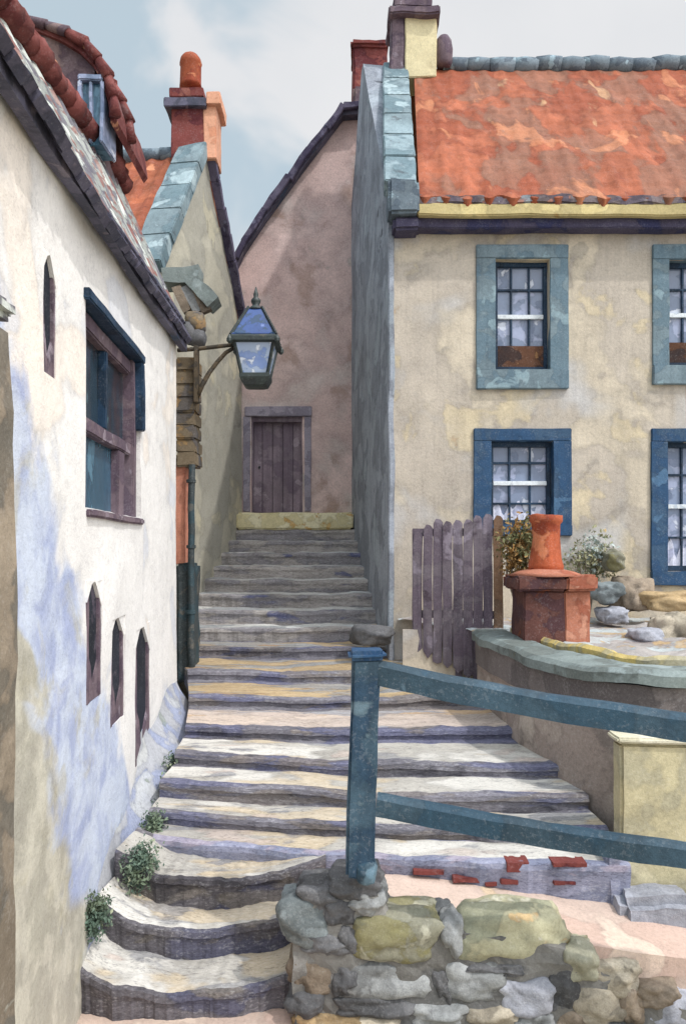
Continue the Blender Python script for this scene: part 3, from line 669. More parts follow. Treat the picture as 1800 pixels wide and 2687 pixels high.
# chimney
def stack(parent, px0, px1, py0, py1, Y, deep, mat, **kw):
    a = pt(px0, py1, Y); b = pt(px1, py0, Y)
    return box(a.x, b.x, Y, Y+deep, a.z, b.z, .01, .12, .012, 3)
chy = 10.9
ch = obj('chimney', stack(None, 391, 464, 240, 365, chy, .5, None), brickred, cottage)
obj('chimney_flank', stack(None, 464.6, 494, 236, 360, chy+.02, .5, None), bricklit, ch)  # sunlit side of the same stack, painted as a peach block
obj('cap', join(stack(None, 374, 470, 220, 241, chy-.08, .66, None), ), slate, ch)
obj('cap', join(stack(None, 470.5, 503, 207, 235, chy-.05, .6, None), ), bricklit, ch)
obj('cap_top', stack(None, 386, 464, 198, 219.5, chy-.02, .55, None), brickred, ch)
pc = pt(436, 200, chy+.22)
q_ = chy/F
obj('chimney_pot', lathe(pc, [(26*q_, 0), (25*q_, 8*q_), (24*q_, 50*q_), (26*q_, 54*q_), (24*q_, 66*q_), (17*q_, 76*q_), (7*q_, 81*q_)], 18, .012), terra, ch, smooth=True)
# weathered stone canopy at the cottage corner
cnp = obj('stone_canopy', join(bar(pt(376, 640, 9.1), pt(462, 632, 9.1), .34, .16, n=5, amp=.03), bar(pt(440, 640, 9.08), pt(492, 700, 9.08), .34, .16, n=5, amp=.03)), coping, cottage)
for k in range(3):
    a = pt(402+k*22, 655, 9.0); b = pt(430+k*22, 712, 9.0)
    obj('canopy_slat', bar(a, b, .09, .11, n=4, amp=.02, seed=k), [ST['brown'], ST['grey'], ST['brown']][k], cottage)
for k, (a, b, w, h) in enumerate([(448, 738, 24, 26), (452, 772, 20, 20), (436, 760, 18, 30)]):
    p = pt(a, b, 8.95); obj('corbel_stone', boulder(p, w*.005, .12, h*.005, k, sub=3), ST['dark'] if k else pierm, cottage, smooth=True)

# ================================================================== mauve house at the head of the steps
mh = thing('mauve_house', (-.6, 12.9, ZC+.2), 'mauve rendered gable house with the aubergine door at the head of the steps', 'house')
YP = 12.8
def XP(px, Y=YP): return (px-784)*Y/F
def ZP(py, Y=YP): return ZC+(1250-py)*Y/F
outl = [(530, 1300), (542, 600), (603, 490), (655, 420), (705, 350), (785, 256), (850, 250), (1000, 330), (1000, 1300)]
dh = (XP(574), XP(692), ZP(1172), ZP(952))
bm = sheet([(XP(a), ZP(b)) for a, b in outl], [dh], .45, .22)
bmesh.ops.translate(bm, vec=(0, YP, 0), verts=bm.verts[:]); jit(bm, .015, 1.2)
obj('gable_wall', bm, pink, mh)
line = [(541, 592), (558, 556), (606, 483), (660, 410), (706, 348), (746, 296), (784, 246), (842, 242)]
tp = [Vector((XP(a, 12.62), 12.62, ZP(b, 12.62))) for a, b in line]
for k, (a, b) in enumerate(zip(tp, tp[1:])):
    obj('verge_slate', jit(bar(a, b.lerp(a, -.05), .2, .10, up=(0, 0, 1), n=3, bev=.01), .03, 3, k), purple, mh)
gd = grid(len(tp)-1, 6, lambda u, v: tp[int(round(u*(len(tp)-1)))]+Vector((0, 3.6*v, -.02)))
obj('roof', solidify(gd, (0, 0, -.09)), slate, mh)
bk = bmesh.new(); bk.faces.new([bk.verts.new(v) for v in (tp[-1], tp[-1]+Vector((0, 3.6, 0)), tp[-1]+Vector((2.6, 3.6, -2.2)), tp[-1]+Vector((2.6, 0, -2.2)))]); solidify(bk, (0, 0, -.08)); obj('far_roof', bk, slate, mh)
obj('side_wall', box(XP(542)+.02, XP(542)+.4, YP+.46, 16, 0, ZP(600), 0, .4, 0), pink, mh)
drr = obj('door', join(*[box(dh[0]+(dh[1]-dh[0])*k/5+.004, dh[0]+(dh[1]-dh[0])*(k+1)/5-.004, YP+.16, YP+.22, dh[2]+.01, dh[3], .008, .2, .003, 3, k) for k in range(5)]), doorm, mh)
obj('backing', box(dh[0], dh[1], YP+.222, YP+.25, dh[2], dh[3], 0, .3, 0), doorm, drr)
obj('door_handle', lathe(Vector((dh[0]+.12, YP+.13, dh[2]+.75)), [(.01, -.02), (.022, 0), (.01, .02)], 10), iron, drr)
obj('door_frame', join(box(dh[0]-.02, dh[0]+.025, YP+.04, YP+.2, dh[2], dh[3]-.05, .006), box(dh[1]-.03, dh[1]+.0, YP+.04, YP+.2, dh[2], dh[3]-.05, .006), box(dh[0]-.02, dh[1]+.02, YP+.04, YP+.2, dh[3]-.08, dh[3]+.02, .006)), doorm, mh)
obj('door_surround', join(box(XP(560), XP(712), YP-.05, YP+.08, ZP(952), ZP(930), .008), box(XP(696), XP(711), YP-.03, YP+.1, ZP(1170), ZP(952.5), .006), box(XP(556), XP(572), YP-.03, YP+.1, ZP(1170), ZP(952.5), .006)), doorframe, mh)
obj('door_step', box(XP(548), XP(806), 12.42, 12.84, ZP(1212), ZP(1174), .03, .1, .015), yellow2, mh)
mc = obj('chimney', box(XP(806, 13.2), XP(884, 13.2), 13.2, 13.9, ZP(260, 13.2), ZP(104, 13.2), .03, .12, .03, 2.5), brickred, mh)
obj('cap', box(XP(803, 13.15), XP(888, 13.15), 13.12, 13.96, ZP(104, 13.15), ZP(88, 13.15), .04, .12, .025, 2.5), brickred, mc)
obj('corbel', box(XP(806, 13.1), XP(866, 13.1), 13.08, 13.3, ZP(245, 13.1), ZP(195, 13.1), .04, .12, .03, 2.5), dormerm, mc)

# ================================================================== big house on the right
RY = 9.0
rh = thing('tan_house', (3.5, 10.5, ZC-1.4), 'tan rendered house with orange pantile roof and blue windows on the right', 'house')
fx0 = XP(893, RY)
def rect(px0, px1, py0, py1): return (XP(px0, RY), XP(px1, RY), ZP(py1, RY), ZP(py0, RY))
wins = [((1088, 1298, 560, 890), (1132, 1256, 592, 846), tealframe, 'upper left teal window with brown lower sash', 'brown'),
        ((1490, 1700, 560, 880), (1528, 1655, 594, 836), tealframe, 'upper right teal window cut by the picture edge', 'brown'),
        ((1082, 1305, 980, 1225), (1122, 1264, 1008, 1200), blueframe, 'lower left deep blue window above the fence', 'curtain'),
        ((1487, 1700, 980, 1338), (1525, 1655, 1010, 1306), blueframe, 'lower right tall blue window cut by the picture edge', 'curtain')]
bm = sheet([(fx0, -.2), (8, -.2), (8, ZC+3.95), (fx0, ZC+3.95)], [rect(*w[1]) for w in wins]+[(5.5, 6.2, ZC+2, ZC+3.3), (5.5, 6.2, ZC-.4, ZC+1.2)], .4, .2)
bmesh.ops.translate(bm, vec=(0, RY, 0), verts=bm.verts[:]); jit(bm, .012, 1.2)
obj('front_wall', bm, tan, rh)
for k, (o, i_, m_, lb, lo) in enumerate(wins):
    window(rh, RY, *o, *i_, m_, lb, lo, seed=k*5)
for (z0_, z1_) in ((ZC+2, ZC+3.3), (ZC-.4, ZC+1.2)):
    obj('window_far', box(5.45, 6.25, RY+.05, RY+.1, z0_-.05, z1_+.05, 0, 0, 0), glass, rh)
# side wall along the lane; its shade is put into the grey
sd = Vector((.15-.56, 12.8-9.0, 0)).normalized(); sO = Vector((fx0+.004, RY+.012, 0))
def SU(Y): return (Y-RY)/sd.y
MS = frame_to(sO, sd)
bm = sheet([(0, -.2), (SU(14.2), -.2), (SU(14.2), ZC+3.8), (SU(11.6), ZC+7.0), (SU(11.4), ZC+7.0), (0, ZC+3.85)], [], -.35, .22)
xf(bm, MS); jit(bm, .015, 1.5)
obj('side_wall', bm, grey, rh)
# strip framing the corner, in the side wall's painted shade grey
obj('corner_band', box(fx0-.03, fx0+.035, RY-.03, RY+.3, -.1, ZC+3.75, .012, .15, .016, 2), grey, rh)
# roof
ez = ZP(452, 8.72)
p00 = Vector((XP(958, 8.72), 8.72, ez)); p10 = Vector((8.2, 8.72, ez)); p01 = Vector((XP(946, 11.5), 11.5, ZP(158, 11.5))); p11 = Vector((8.2, 11.5, ZP(158, 11.5)))
obj('roof', roof_surface(p00, p10, p01, p11, 420, 56, .245, .36, amp=.010, seed=3), orange, rh)
bb = bmesh.new(); bb.faces.new([bb.verts.new(v) for v in (p01+Vector((-.4, 0, 0)), p11, Vector((8.2, 14.4, ez)), Vector((.3, 14.4, ez)))]); solidify(bb, (0, 0, -.1)); obj('back_roof', bb, orange, rh)
# tile ends at the eave
n = 30
te = W('grey_tile_end', (122, 110, 112), [((92, 84, 96), 5, .54, .9), ((150, 160, 166), 5, .62, .8), ((176, 120, 98), 4, .60, .8)], coarse=.2)
bm = box(p00.x-.02, 8.2, 8.705, 8.80, ez-.075, ez+.035, .02, .07, 0)
jit(bm, .03, 6)
for v in bm.verts: v.co.y = min(v.co.y, 8.80)
obj('eave_fillet', bm, te, rh)
obj('gutter', box(p00.x-.02, 8.2, 8.70, 8.80, ZP(491, 8.7), ZP(463, 8.7), .015, .16, .012), yellow, rh)
obj('soffit', box(p00.x-.12, 8.2, 8.802, 8.985, ZP(520, 8.8), ZP(486, 8.8), .01, .16, .012), soffit, rh)  # eave shadow put into the soffit as dark purple
# skew and kneeler
s0 = Vector((XP(914, 8.86), 8.8, ZP(448, 8.8)+.08)); s1 = Vector((XP(903, 11.5), 11.5, ZP(160, 11.5)+.02))
for k in range(6):
    a = s0.lerp(s1, k/6); b = s0.lerp(s1, (k+1)/6-.004)
    obj('skew_stone', along(a, b, .36, .2, Vector((1, 0, 0)), 4, .014, k+40), teal, rh)
obj('kneeler_stone', box(XP(888, 8.7), XP(958, 8.7), 8.66, 9.02, ZP(490, 8.7), ZP(408, 8.7), .03, .1, .02), ridgem, rh)
obj('kneeler_corbel', box(XP(898, 8.74), XP(962, 8.74), 8.74, 9.01, ZP(520, 8.7), ZP(491, 8.7), .03, .1, .016), soffit, rh)
for k in range(22):
    x0_ = XP(1012, 11.5)+k*.34
    if x0_ > 6: break
    dz = random.uniform(-.02, .02); rr = random.uniform(.10, .13)
    zr = ZP(158, 11.5)+.05+dz
    obj('ridge_tile', tube([(x0_, 11.5, zr), (x0_+.17, 11.5, zr+.02), (x0_+.355, 11.5, zr-.005)], [rr, rr*1.03, rr*1.1], 12, .015), ridgem, rh, smooth=True)
rc = obj('chimney', box(XP(926, 11.2), XP(998, 11.2), 11.2, 11.75, ZP(175, 11.2), ZP(26, 11.2), .012, .12, .014), cream, rh)
obj('chimney_flank', box(XP(893, 11.22), XP(925, 11.22), 11.22, 11.75, ZP(190, 11.2), ZP(26, 11.2), .02, .1, .03, 3), mauvew, rc)  # shaded left side of the stack, painted as a dark block
obj('cap', box(XP(888, 11.1), XP(1008, 11.1), 11.08, 11.85, ZP(30, 11.1), ZP(12, 11.1), .02, .1, .02, 3), mauvew, rc)
obj('cap_top', box(XP(900, 11.1), XP(990, 11.1), 11.12, 11.8, ZP(11, 11.1), ZP(-26, 11.1), .02, .1, .02, 3), mauvew, rc)
obj('chimney_pot', lathe(Vector((XP(930, 11.4), 11.45, ZP(-25, 11.4))), [(.12, 0), (.11, .1), (.10, .35), (.12, .4)], 16), terra, rc)
obj('side_flue', lathe(Vector((XP(1016, 11.3), 11.4, ZP(142, 11.3))), [(.10, 0), (.125, .05), (.13, .25), (.12, .36), (.07, .43)], 14, .014), mauvew, rc, smooth=True)
obj('end_wall', box(7.9, 8.2, 9.41, 14, 0, ZC+3.8, 0, 0, 0), tan, rh)

# ================================================================== garden, retaining wall
PW = [(1.33, 7.85), (1.34, 7.5), (1.40, 6.9), (1.47, 6.3), (1.60, 5.85), (1.78, 5.45), (2.05, 5.22), (2.5, 5.12), (3.2, 5.08), (4.6, 5.0)]
def smooth_path(P, n=60):
    out = []
    segs = len(P)-1
    for i in range(n+1):
        t = i/n*segs; k = min(int(t), segs-1); f = t-k
        p0 = Vector(P[max(k-1, 0)]); p1 = Vector(P[k]); p2 = Vector(P[k+1]); p3 = Vector(P[min(k+2, segs)])
        out.append(.5*((2*p1)+(p2-p0)*f+(2*p0-5*p1+4*p2-p3)*f*f+(3*p1-p0-3*p2+p3)*f**3))
    return out
path = smooth_path(PW, 70)
def sweep(path, prof, amp=.01, seed=0, closed=True):
    """prof: (offset to the right-hand garden side, z)"""
    bm = bmesh.new(); rings = []
    for i, p in enumerate(path):
        d = (path[min(i+1, len(path)-1)]-path[max(i-1, 0)]).normalized()
        nrm = Vector((-d.y, d.x))      # garden side (right / back)
        rings.append([bm.verts.new((p.x+nrm.x*o, p.y+nrm.y*o, ZC+z)) for o, z in prof])
    m = len(prof)
    for a, b in zip(rings, rings[1:]):
        for k in range(m): bm.faces.new((a[k], a[(k+1) % m], b[(k+1) % m], b[k]))
    bm.faces.new(rings[0][::-1]); bm.faces.new(rings[-1])
    bmesh.ops.recalc_face_normals(bm, faces=bm.faces[:])
    return jit(bm, amp, 2.2, seed)
rw = thing('retaining_wall', (1.5, 6.2, ZC-1.8), 'curved brown retaining wall with grey coping beside the steps', 'wall')
NP = [(0, -2.7), (0, -2.4), (0, -2.1), (0, -1.9), (0, -1.7), (0, -1.5), (0, -1.3), (.0, -1.16)]
obj('wall', sweep(path, NP+[(.3, -1.16), (.3, -2.7)], .016), brownw, rw)
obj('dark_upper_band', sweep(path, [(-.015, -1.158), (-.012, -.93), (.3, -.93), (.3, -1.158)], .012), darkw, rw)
obj('coping', sweep(path, [(-.05, -.928), (-.055, -.86), (-.01, -.83), (.26, -.82), (.31, -.85), (.31, -.928)], .022, 2), coping, rw)
obj('lichen_edge', sweep(path[4:], [(.315, -.93), (.315, -.80), (.35, -.775), (.40, -.79), (.44, -.93)], .035, 4), ochrel, rw)
def fgar(u, v):
    # fill between the wall path and the house front
    p = path[min(len(path)-1, int(u*(len(path)-1)))]
    x0 = p.x+.12; y0 = p.y+.12
    xb = .62+(8-.62)*u**1.6
    x = x0+(xb-x0)*v; y = y0+(8.99-y0)*v
    return Vector((x, y, ZC-.865+.05*v+.05*noise.noise(Vector((x*2.5, y*2.5, 5)))*min(1, v*4)*(1 if v < 1 else 0)+.02*noise.noise(Vector((x*9, y*9, 5)))))
bm = grid(70, 40, fgar)
tag(obj('garden_ground', bm, gravelm), 'pale mottled gravelly ground of the raised garden', 'ground', kind='structure')
obj('garden_edge_wall', box(.62, 1.36, 8.16, 8.2, ZC-1.6, ZC-.86, 0, .2, 0), tan, rw)

# fence
fence = thing('board_fence', (1.1, 8.1, ZC-1.35), 'purple grey upright board fence in front of the tan house', 'fence')
A = Vector((XP(944, 8.15), 8.15)); B = Vector((XP(1152, 8.0), 8.0))
nb = 9
for k in range(nb):
    t0 = k/nb; t1 = (k+1)/nb-.006
    a = A.lerp(B, t0); b = A.lerp(B, t1)
    px = 944+208*(k+.5)/nb
    top = interp([(950, 1225), (975, 1196), (1060, 1185), (1150, 1178)], px)+random.uniform(-5, 5)
    bot = interp([(950, 1480), (1000, 1510), (1085, 1548), (1090, 1600)], px)
    zt = ZP(top, a.y); zb = ZP(bot, a.y)
    th = .022
    dz = random.uniform(-.015, .015)
    w_ = (b-a).length; cx = random.uniform(.3, .7)
    pl = [(0, zb+random.uniform(-.03, .03)), (w_*.5, zb-.04), (w_, zb+random.uniform(-.03, .03)), (w_, zt-.03), (w_*.75, zt), (w_*.3, zt+.01), (0, zt-.04)]
    bm = prism(pl, 0, th, 'y', .003); slice_bm(bm, .15); xf(bm, frame_to(Vector((a.x, a.y+random.uniform(0, .02), 0)), (B-A)))
    jit(bm, .012, 2.5, k)
    obj('board', bm, fencebrown if k == nb-1 else fencem, fence)
for zz_ in (.15, -.7):
    obj('rail', bar((A.x, A.y+.06, Z(zz_)), (B.x, B.y+.06, Z(zz_)), .04, .08, n=4, amp=.004), fencem, fence)
for t in (.04, .52, .96):
    p = A.lerp(B, t); obj('fence_post', bar((p.x, p.y+.1, Z(-1.45)), (p.x, p.y+.1, Z(.18)), .07, .07, n=6, amp=.006), fencem, fence)

# chimney in the garden
gcY = 6.9
gc = thing('brick_chimney', pt(1270, 1480, 7.1), 'low orange brick chimney with a tall terracotta pot in the garden', 'chimney')
obj('stack', box(XP(1198, gcY), XP(1291, gcY), gcY, gcY+.5, ZP(1500, gcY), ZP(1352, gcY), .012, .08, .014, 4), brickshade, gc)  # shaded left face painted in dark brick, lit right face in orange
obj('stack_flank', box(XP(1291.5, gcY), XP(1352, gcY), gcY+.02, gcY+.5, ZP(1505, gcY), ZP(1352, gcY), .012, .08, .014, 4), brickor, gc)
obj('cap', box(XP(1180, gcY), XP(1292, gcY), gcY-.06, gcY+.56, ZP(1352, gcY), ZP(1318, gcY), .02, .08, .018, 4), brickshade, gc)
obj('cap', box(XP(1292.5, gcY), XP(1364, gcY), gcY-.05, gcY+.56, ZP(1352, gcY), ZP(1316, gcY), .02, .08, .018, 4), brickor, gc)
obj('flaunching', lathe(Vector((XP(1264, gcY), gcY+.25, ZP(1318, gcY))), [(.34, 0), (.25, .035), (.17, .055)], 14, .012), brickor, gc, smooth=True)
q_ = gcY/F
obj('chimney_pot', lathe(Vector((XP(1265, gcY), gcY+.25, ZP(1308, gcY))), [(40*q_, 0), (41*q_, 14*q_), (36*q_, 30*q_), (32*q_, 80*q_), (33*q_, 112*q_), (38*q_, 118*q_), (38*q_, 132*q_), (28*q_, 134*q_), (26*q_, 100*q_)], 22, .014), terra, gc, smooth=True)

def leaves(c, r, n, size, seed=0, flat=.0, sp=.3):
    rnd = random.Random(seed); bm = bmesh.new()
    cl = [Vector((rnd.gauss(0, .3), rnd.gauss(0, .3), rnd.gauss(0, .3))) for _ in range(9)]
    for i in range(n):
        b = rnd.choice(cl); p = b*(.3/sp)+Vector((max(-2*sp, min(2*sp, rnd.gauss(0, sp))), max(-2*sp, min(2*sp, rnd.gauss(0, sp))), max(-2*sp, min(2*sp, rnd.gauss(0, sp)))))
        p = Vector((c[0]+p.x*r[0], c[1]+p.y*r[1], max(c[2]-r[2], c[2]+p.z*r[2])))
        s = size*rnd.uniform(.5, 1.3)
        q = Matrix.Rotation(rnd.uniform(0, 6.3), 3, 'Z') @ Matrix.Rotation(rnd.uniform(-1.3, 1.3), 3, 'X') @ Matrix.Rotation(rnd.uniform(-1, 1), 3, 'Y')
        pts = [Vector((0, -s, 0)), Vector((s*.5, -.1*s, .12*s)), Vector((0, s, 0)), Vector((-s*.5, -.1*s, .12*s))]
        bm.faces.new([bm.verts.new(p+q @ v) for v in pts])
    return bm
sh = thing('garden_shrub', pt(1190, 1420, 7.9), 'straggly brown and green shrub between the fence and the terracotta pot', 'shrub')
obj('foliage', leaves(pt(1186, 1245, 7.7), (.22, .2, .38), 1700, .028, 3), leafb, sh)
for k in range(6):
    a = pt(1185+k*3, 1400, 7.7); b = pt(1160+k*10, 1230-(k % 3)*20, 7.7)
    obj('stem', tube([a, a.lerp(b, .5)+Vector((.02*(k-3), 0, 0)), b], [.014, .01, .005], 6), ST['brown'], sh)
sh2 = thing('garden_shrub', pt(1340, 1400, 8.8), 'low grey green bush against the tan house right of the terracotta pot', 'shrub')
obj('foliage', leaves(pt(1350, 1285, 8.75), (.34, .12, .26), 1100, .028, 8), leafb2, sh2)
for k in range(4):
    a = pt(1345, 1415, 8.75); b = pt(1320+k*16, 1270, 8.75); obj('stem', tube([a, b], [.014, .006], 6), ST['brown'], sh2)
for k, (px, py, w, h, Y, mt, lb) in enumerate([
        (1444, 1352, 42, 38, 8.55, 'brown', 'brown garden boulder below the lower right blue window'),
        (1384, 1348, 34, 22, 8.3, 'teal', 'blue green stone between the brick chimney and the brown boulder'),
        (1398, 1276, 24, 22, 8.7, 'olive', 'dark olive stone leaning on the tan house front'),
        (1530, 1366, 70, 20, 8.4, 'ochre', 'long yellow ochre stone under the window at the right edge'),
        (1540, 1440, 52, 40, 7.4, 'sand', 'sandy boulder in the garden at the right edge'),
        (1400, 1400, 30, 16, 8.2, 'lilac', 'small pale lilac stone in front of the blue green stone'),
        (1472, 1450, 34, 18, 7.2, 'lilac', 'flat pale stone left of the sandy boulder')]):
    p = pt(px, py, Y); p.z -= .03
    alone('garden_stone', boulder(p, w*Y/F, .2, h*Y/F*.9+.02, k+3, .34, .8), ST[mt], (p.x, p.y, p.z-h*Y/F), lb, 'stone', 'stones lying in the raised garden', True)
p = pt(850, 1452, 8.95)
alone('corner_stone', boulder(p, .24, .22, .12, 40, .25), ST['dark'], (p.x, p.y, p.z-.12), 'dark rounded stone at the foot of the grey house corner', 'stone', None, True)

# low garden wall on the right with kerb
lw = thing('low_garden_wall', (2.6, 4.9, ZC-2.3), 'low beige rendered wall below the rails at the right edge', 'wall')
obj('wall', box(XP(1416, 4.92), 4.4, 4.90, 5.05, ZC-2.5, ZP(1700, 4.92), .02, .14, .014, 2), gardenw, lw)
obj('coping', box(XP(1412, 4.88), 4.4, 4.87, 5.08, ZP(1700, 4.9), ZP(1686, 4.9), .012, .14, .012, 2), cream2, lw)
kerb = thing('kerb_stones', (2.2, 4.7, ZC-2.3), 'pale lilac kerb stones along the foot of the low beige wall', 'kerb')
for k in range(4):
    x0_ = 1.66+k*.46
    obj('kerb_stone', box(x0_, x0_+.45, 4.66-.05*k, 4.93, ZC-2.4, ZC-2.10-.03*k, .05, .07, .035, 4, k), ST['lilac'], kerb)
obj('end_pier', box(XP(1388, 4.86), XP(1422, 4.86), 4.84, 5.0, ZC-2.3, ZP(1940, 4.86), .015, .1, .012), lilacr, kerb)

# ================================================================== rubble wall
rb = thing('rubble_wall', (.8, 4.2, 0), 'rough grey and olive rubble wall under the blue post in the foreground', 'wall')
wl_out = [(672, 2420), (672, 2120), (720, 2050), (790, 2015), (860, 2035), (890, 2092), (1010, 2118), (1060, 2128), (1200, 2128), (1310, 2160), (1400, 2225), (1600, 2300), (2300, 2440), (2300, 2900), (672, 2900)]
Yw = 4.28
pl = [(XP(a, Yw), ZP(b+14, Yw)) for a, b in wl_out]
bm = prism(pl, Yw-.005, Yw+.3, 'y', 0); slice_bm(bm, .06); jit(bm, .03, 6)
obj('mortar', bm, mortar, rb)
stones = [(698, 2112, 60, 54, 'teal'), (806, 2034, 62, 28, 'dark'), (733, 2062, 54, 32, 'dark'), (836, 2066, 46, 26, 'grey'), (776, 2086, 42, 32, 'dark'), (745, 2160, 58, 26, 'dark'),
          (905, 2146, 112, 54, 'olive'), (1034, 2146, 27, 46, 'grey'), (1178, 2156, 126, 60, 'cream'), (812, 2160, 40, 46, 'dark'), (1326, 2204, 44, 38, 'olive'), (1412, 2240, 62, 36, 'sand'), (1500, 2274, 50, 26, 'brown'),
          (718, 2232, 54, 50, 'brown'), (880, 2244, 112, 44, 'grey'), (786, 2246, 34, 40, 'dark'), (1085, 2246, 76, 50, 'grey'), (1010, 2262, 26, 42, 'dark'), (1130, 2218, 74, 16, 'dark'), (1202, 2276, 66, 44, 'lilac'), (1290, 2262, 40, 54, 'dark'),
          (856, 2304, 104, 26, 'dark'), (700, 2296, 46, 30, 'dark'), (1010, 2322, 70, 30, 'grey'), (1120, 2326, 64, 30, 'sand'), (1222, 2340, 56, 28, 'grey'), (1368, 2302, 66, 46, 'sand'), (1446, 2300, 34, 44, 'brown'), (1530, 2326, 66, 54, 'lilac'), (1310, 2342, 44, 34, 'brown'),
          (748, 2346, 78, 30, 'ochre'), (862, 2352, 60, 26, 'sand'), (950, 2364, 50, 24, 'lilac'), (1040, 2378, 52, 26, 'dark'), (1140, 2382, 56, 26, 'sand'), (1400, 2370, 60, 30, 'grey'), (1610, 2352, 50, 44, 'grey')]
for k, (a, b, w, h, m_) in enumerate(stones):
    p = pt(a, b, Yw); p.y = Yw+.085+random.uniform(-.02, .02)
    obj('stone', boulder(p, w*Yw/F*1.04, .12, h*Yw/F*1.06, k*1.3, .30, .7), ST[m_], rb, smooth=True)
    if b < 2160:      # the wall is a stone thick: cap it towards the path
        obj('stone', boulder(p+Vector((random.uniform(-.03, .03), .16, -.02)), w*Yw/F, .1, h*Yw/F, k*1.9+5, .2, .85), ST[m_], rb, smooth=True)

# ================================================================== railing
rl = thing('handrail', (.1, 4.19, ZC-2.0), 'thick blue painted post with two sloping rails above the rubble wall', 'railing')
PYd = 4.19
bm = prism([(XP(792, PYd), 0), (XP(864, PYd), 0), (XP(864, PYd), 1), (XP(792, PYd), 1)], PYd-.07, PYd+.07, 'y', 0)
bm.free()
zt = ZP(1503, PYd); zb = ZP(1995, PYd)
bm = prism([(XP(790, PYd), zb), (XP(852, PYd), zb-.03), (XP(868, PYd), zt), (XP(804, PYd), zt)], PYd-.075, PYd+.075, 'y', .014); slice_bm(bm, .12); jit(bm, .010, 3)
obj('post', bm, postm, rl)
obj('post_cap', box(XP(794, PYd), XP(880, PYd), PYd-.09, PYd+.09, zt-.01, ZP(1486, PYd), .02, .06, .012), blueframe, rl)
obj('post_foot', boulder(pt(836, 1990, PYd-.03), .06, .07, .07, 2, .1), railm, rl, smooth=True)
def railpath(l): return [pt(a, b, Y) for a, b, Y in l]
def flatrail(l, w, h, name):
    P = railpath(l); bms = []
    path_ = []
    for i in range(len(P)-1):
        for t in range(6): path_.append(P[i].lerp(P[i+1], t/6))
    path_.append(P[-1])
    bm = bmesh.new(); rings = []
    for i, p in enumerate(path_):
        d = (path_[min(i+1, len(path_)-1)]-path_[max(i-1, 0)]).normalized(); s_ = d.cross(Vector((0, 0, 1))).normalized(); t_ = s_.cross(d)
        pr_ = [(-w/2, -h*.5), (-w/2, h*.2), (-w*.2, h*.5), (w*.3, h*.5), (w/2, h*.3), (w/2, -h*.5)]
        rings.append([bm.verts.new(p+s_*a+t_*b) for a, b in pr_])
    for a, b in zip(rings, rings[1:]):
        for k in range(6): bm.faces.new((a[k], a[(k+1) % 6], b[(k+1) % 6], b[k]))
    bm.faces.new(rings[0][::-1]); bm.faces.new(rings[-1]); bmesh.ops.recalc_face_normals(bm, faces=bm.faces[:])
    jit(bm, .008, 4); obj(name, bm, railm, rl)
flatrail([(862, 1536, 4.18), (1020, 1572, 4.12), (1250, 1612, 4.02), (1568, 1662, 3.85), (2000, 1730, 3.6)], .11, .125, 'top_rail')
flatrail([(862, 1838, 4.18), (1020, 1868, 4.12), (1250, 1908, 4.02), (1568, 1955, 3.85), (2000, 2010, 3.6)], .09, .115, 'lower_rail')
p = pt(1930, 1700, 3.66); obj('post', bar((p.x, p.y, ZC-2.5), (p.x, p.y, p.z+.05), .14, .14, n=6, amp=.008), postm, rl)

# ================================================================== weeds at the foot of the wall
for k, (px, py, Y, r, n_, lb) in enumerate([
        (385, 1762, 6.3, .16, 260, 'green weeds where the white wall corner meets the fifth pale tread'),
        (372, 1800, 6.0, .10, 160, 'small dark weed tuft below the topmost weeds of the wall foot'),
        (352, 1905, 5.45, .15, 240, 'grey green weeds beside the two blue fronted steps'),
        (322, 1985, 5.0, .19, 320, 'largest weed clump, left of the first broad dark step'),
        (208, 2100, 4.55, .15, 240, 'dark green weeds at the left end of the lowest steps')]):
    r *= .68; p = pt(px, py, Y); p.x = max(p.x, interp(XL, Y)-.06)
    alone('weed', leaves(p, (r*.8, r*.8, r*1.3), n_*5, .016, k+20, 0, .42), leafm, (p.x, p.y, p.z-r), lb, 'weeds', 'weeds along the foot of the left wall')

# ================================================================== light, sky, camera
SUN_EL, SUN_AZ = R(54), math.atan2(.76, -.65)      # azimuth measured from +Y towards +X
to_sun = Vector((math.sin(SUN_AZ)*math.cos(SUN_EL), math.cos(SUN_AZ)*math.cos(SUN_EL), math.sin(SUN_EL)))
sd_ = bpy.data.lights.new('sun', 'SUN'); sd_.energy = 2.3; sd_.angle = R(1.2); sd_.color = (1, .97, .93)
so = bpy.data.objects.new('sun', sd_); COL.objects.link(so); so.rotation_euler = to_sun.to_track_quat('Z', 'Y').to_euler(); so.location = (5, -5, 20)
w = bpy.data.worlds.new('World'); scene.world = w; w.use_nodes = True
nt = w.node_tree; N = nt.nodes; L = nt.links; N.clear()
out = N.new('ShaderNodeOutputWorld'); bg = N.new('ShaderNodeBackground'); bg.inputs['Strength'].default_value = .13
sky = N.new('ShaderNodeTexSky'); sky.sky_type = 'NISHITA'; sky.sun_disc = False
sky.sun_elevation = SUN_EL; sky.sun_rotation = SUN_AZ; sky.air_density = 1.0; sky.dust_density = 1.4; sky.ozone_density = 1.2
tc = N.new('ShaderNodeTexCoord')
nn = N.new('ShaderNodeTexNoise'); nn.inputs['Scale'].default_value = 3.1; nn.inputs['Detail'].default_value = 5; nn.inputs['Roughness'].default_value = .5; nn.inputs['Distortion'].default_value = .6
mpw = N.new('ShaderNodeMapping'); mpw.inputs['Location'].default_value = (2.3, .4, .9); L.new(tc.outputs['Generated'], mpw.inputs[0]); L.new(mpw.outputs[0], nn.inputs['Vector'])
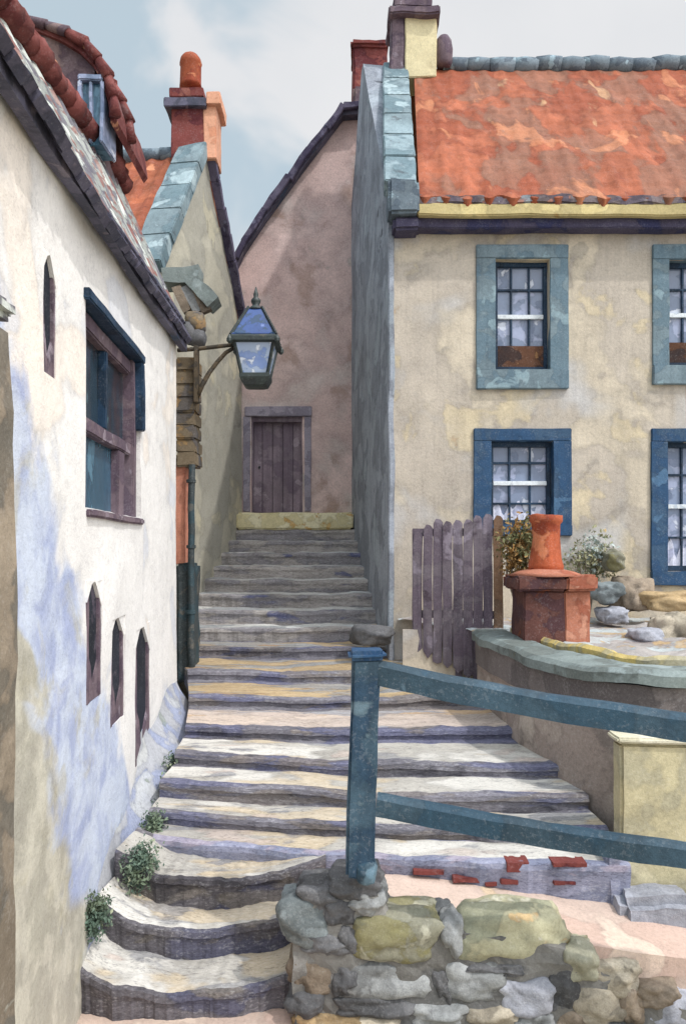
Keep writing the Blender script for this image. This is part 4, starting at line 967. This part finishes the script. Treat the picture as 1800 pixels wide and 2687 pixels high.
# cloud bank thickens to the right of the lane
sp = N.new('ShaderNodeSeparateXYZ'); L.new(tc.outputs['Generated'], sp.inputs[0])
ma = N.new('ShaderNodeMath'); ma.operation = 'MULTIPLY_ADD'; L.new(sp.outputs['X'], ma.inputs[0]); ma.inputs[1].default_value = .8; L.new(nn.outputs['Fac'], ma.inputs[2])
mr = N.new('ShaderNodeMapRange'); mr.interpolation_type = 'SMOOTHSTEP'; mr.inputs['From Min'].default_value = .36; mr.inputs['From Max'].default_value = .47
L.new(ma.outputs[0], mr.inputs['Value'])
n2 = N.new('ShaderNodeTexNoise'); n2.inputs['Scale'].default_value = 5; n2.inputs['Detail'].default_value = 5; L.new(mpw.outputs[0], n2.inputs['Vector'])
cc = N.new('ShaderNodeMix'); cc.data_type = 'RGBA'; cc.inputs['A'].default_value = (5.8, 6.0, 6.3, 1); cc.inputs['B'].default_value = (7.4, 7.4, 7.5, 1); L.new(n2.outputs['Fac'], cc.inputs['Factor'])
bl = N.new('ShaderNodeMix'); bl.data_type = 'RGBA'; bl.inputs['Factor'].default_value = .82; L.new(sky.outputs[0], bl.inputs['A']); bl.inputs['B'].default_value = (4.9, 5.9, 6.5, 1)
mx = N.new('ShaderNodeMix'); mx.data_type = 'RGBA'; L.new(mr.outputs['Result'], mx.inputs['Factor']); L.new(bl.outputs['Result'], mx.inputs['A']); L.new(cc.outputs['Result'], mx.inputs['B'])
# added fill: sky brightened towards the sun, behind the view
dt = N.new('ShaderNodeVectorMath'); dt.operation = 'DOT_PRODUCT'; L.new(tc.outputs['Generated'], dt.inputs[0]); dt.inputs[1].default_value = to_sun
gm = N.new('ShaderNodeMapRange'); gm.inputs['From Min'].default_value = .38; gm.inputs['From Max'].default_value = 1; gm.inputs['To Min'].default_value = 1; gm.inputs['To Max'].default_value = 3.4
L.new(dt.outputs['Value'], gm.inputs['Value'])
gx = N.new('ShaderNodeMix'); gx.data_type = 'RGBA'; gx.blend_type = 'MULTIPLY'; gx.inputs['Factor'].default_value = 1
L.new(mx.outputs['Result'], gx.inputs['A']); L.new(gm.outputs['Result'], gx.inputs['B'])
L.new(gx.outputs['Result'], bg.inputs['Color']); L.new(bg.outputs[0], out.inputs[0])

cam = bpy.data.cameras.new('camera'); co = bpy.data.objects.new('camera', cam); COL.objects.link(co)
co.location = (0, 0, ZC); co.rotation_euler = (R(90), 0, 0)
cam.sensor_fit = 'HORIZONTAL'; cam.sensor_width = 36; cam.lens = 36*F/1568; cam.shift_y = (1250-1170.5)/1568; cam.shift_x = 0
cam.clip_end = 500; cam.clip_start = .05
scene.camera = co
scene.view_settings.view_transform = 'Standard'; scene.view_settings.look = 'None'; scene.view_settings.exposure = -.13; scene.view_settings.gamma = 1
scene.render.engine = 'CYCLES'
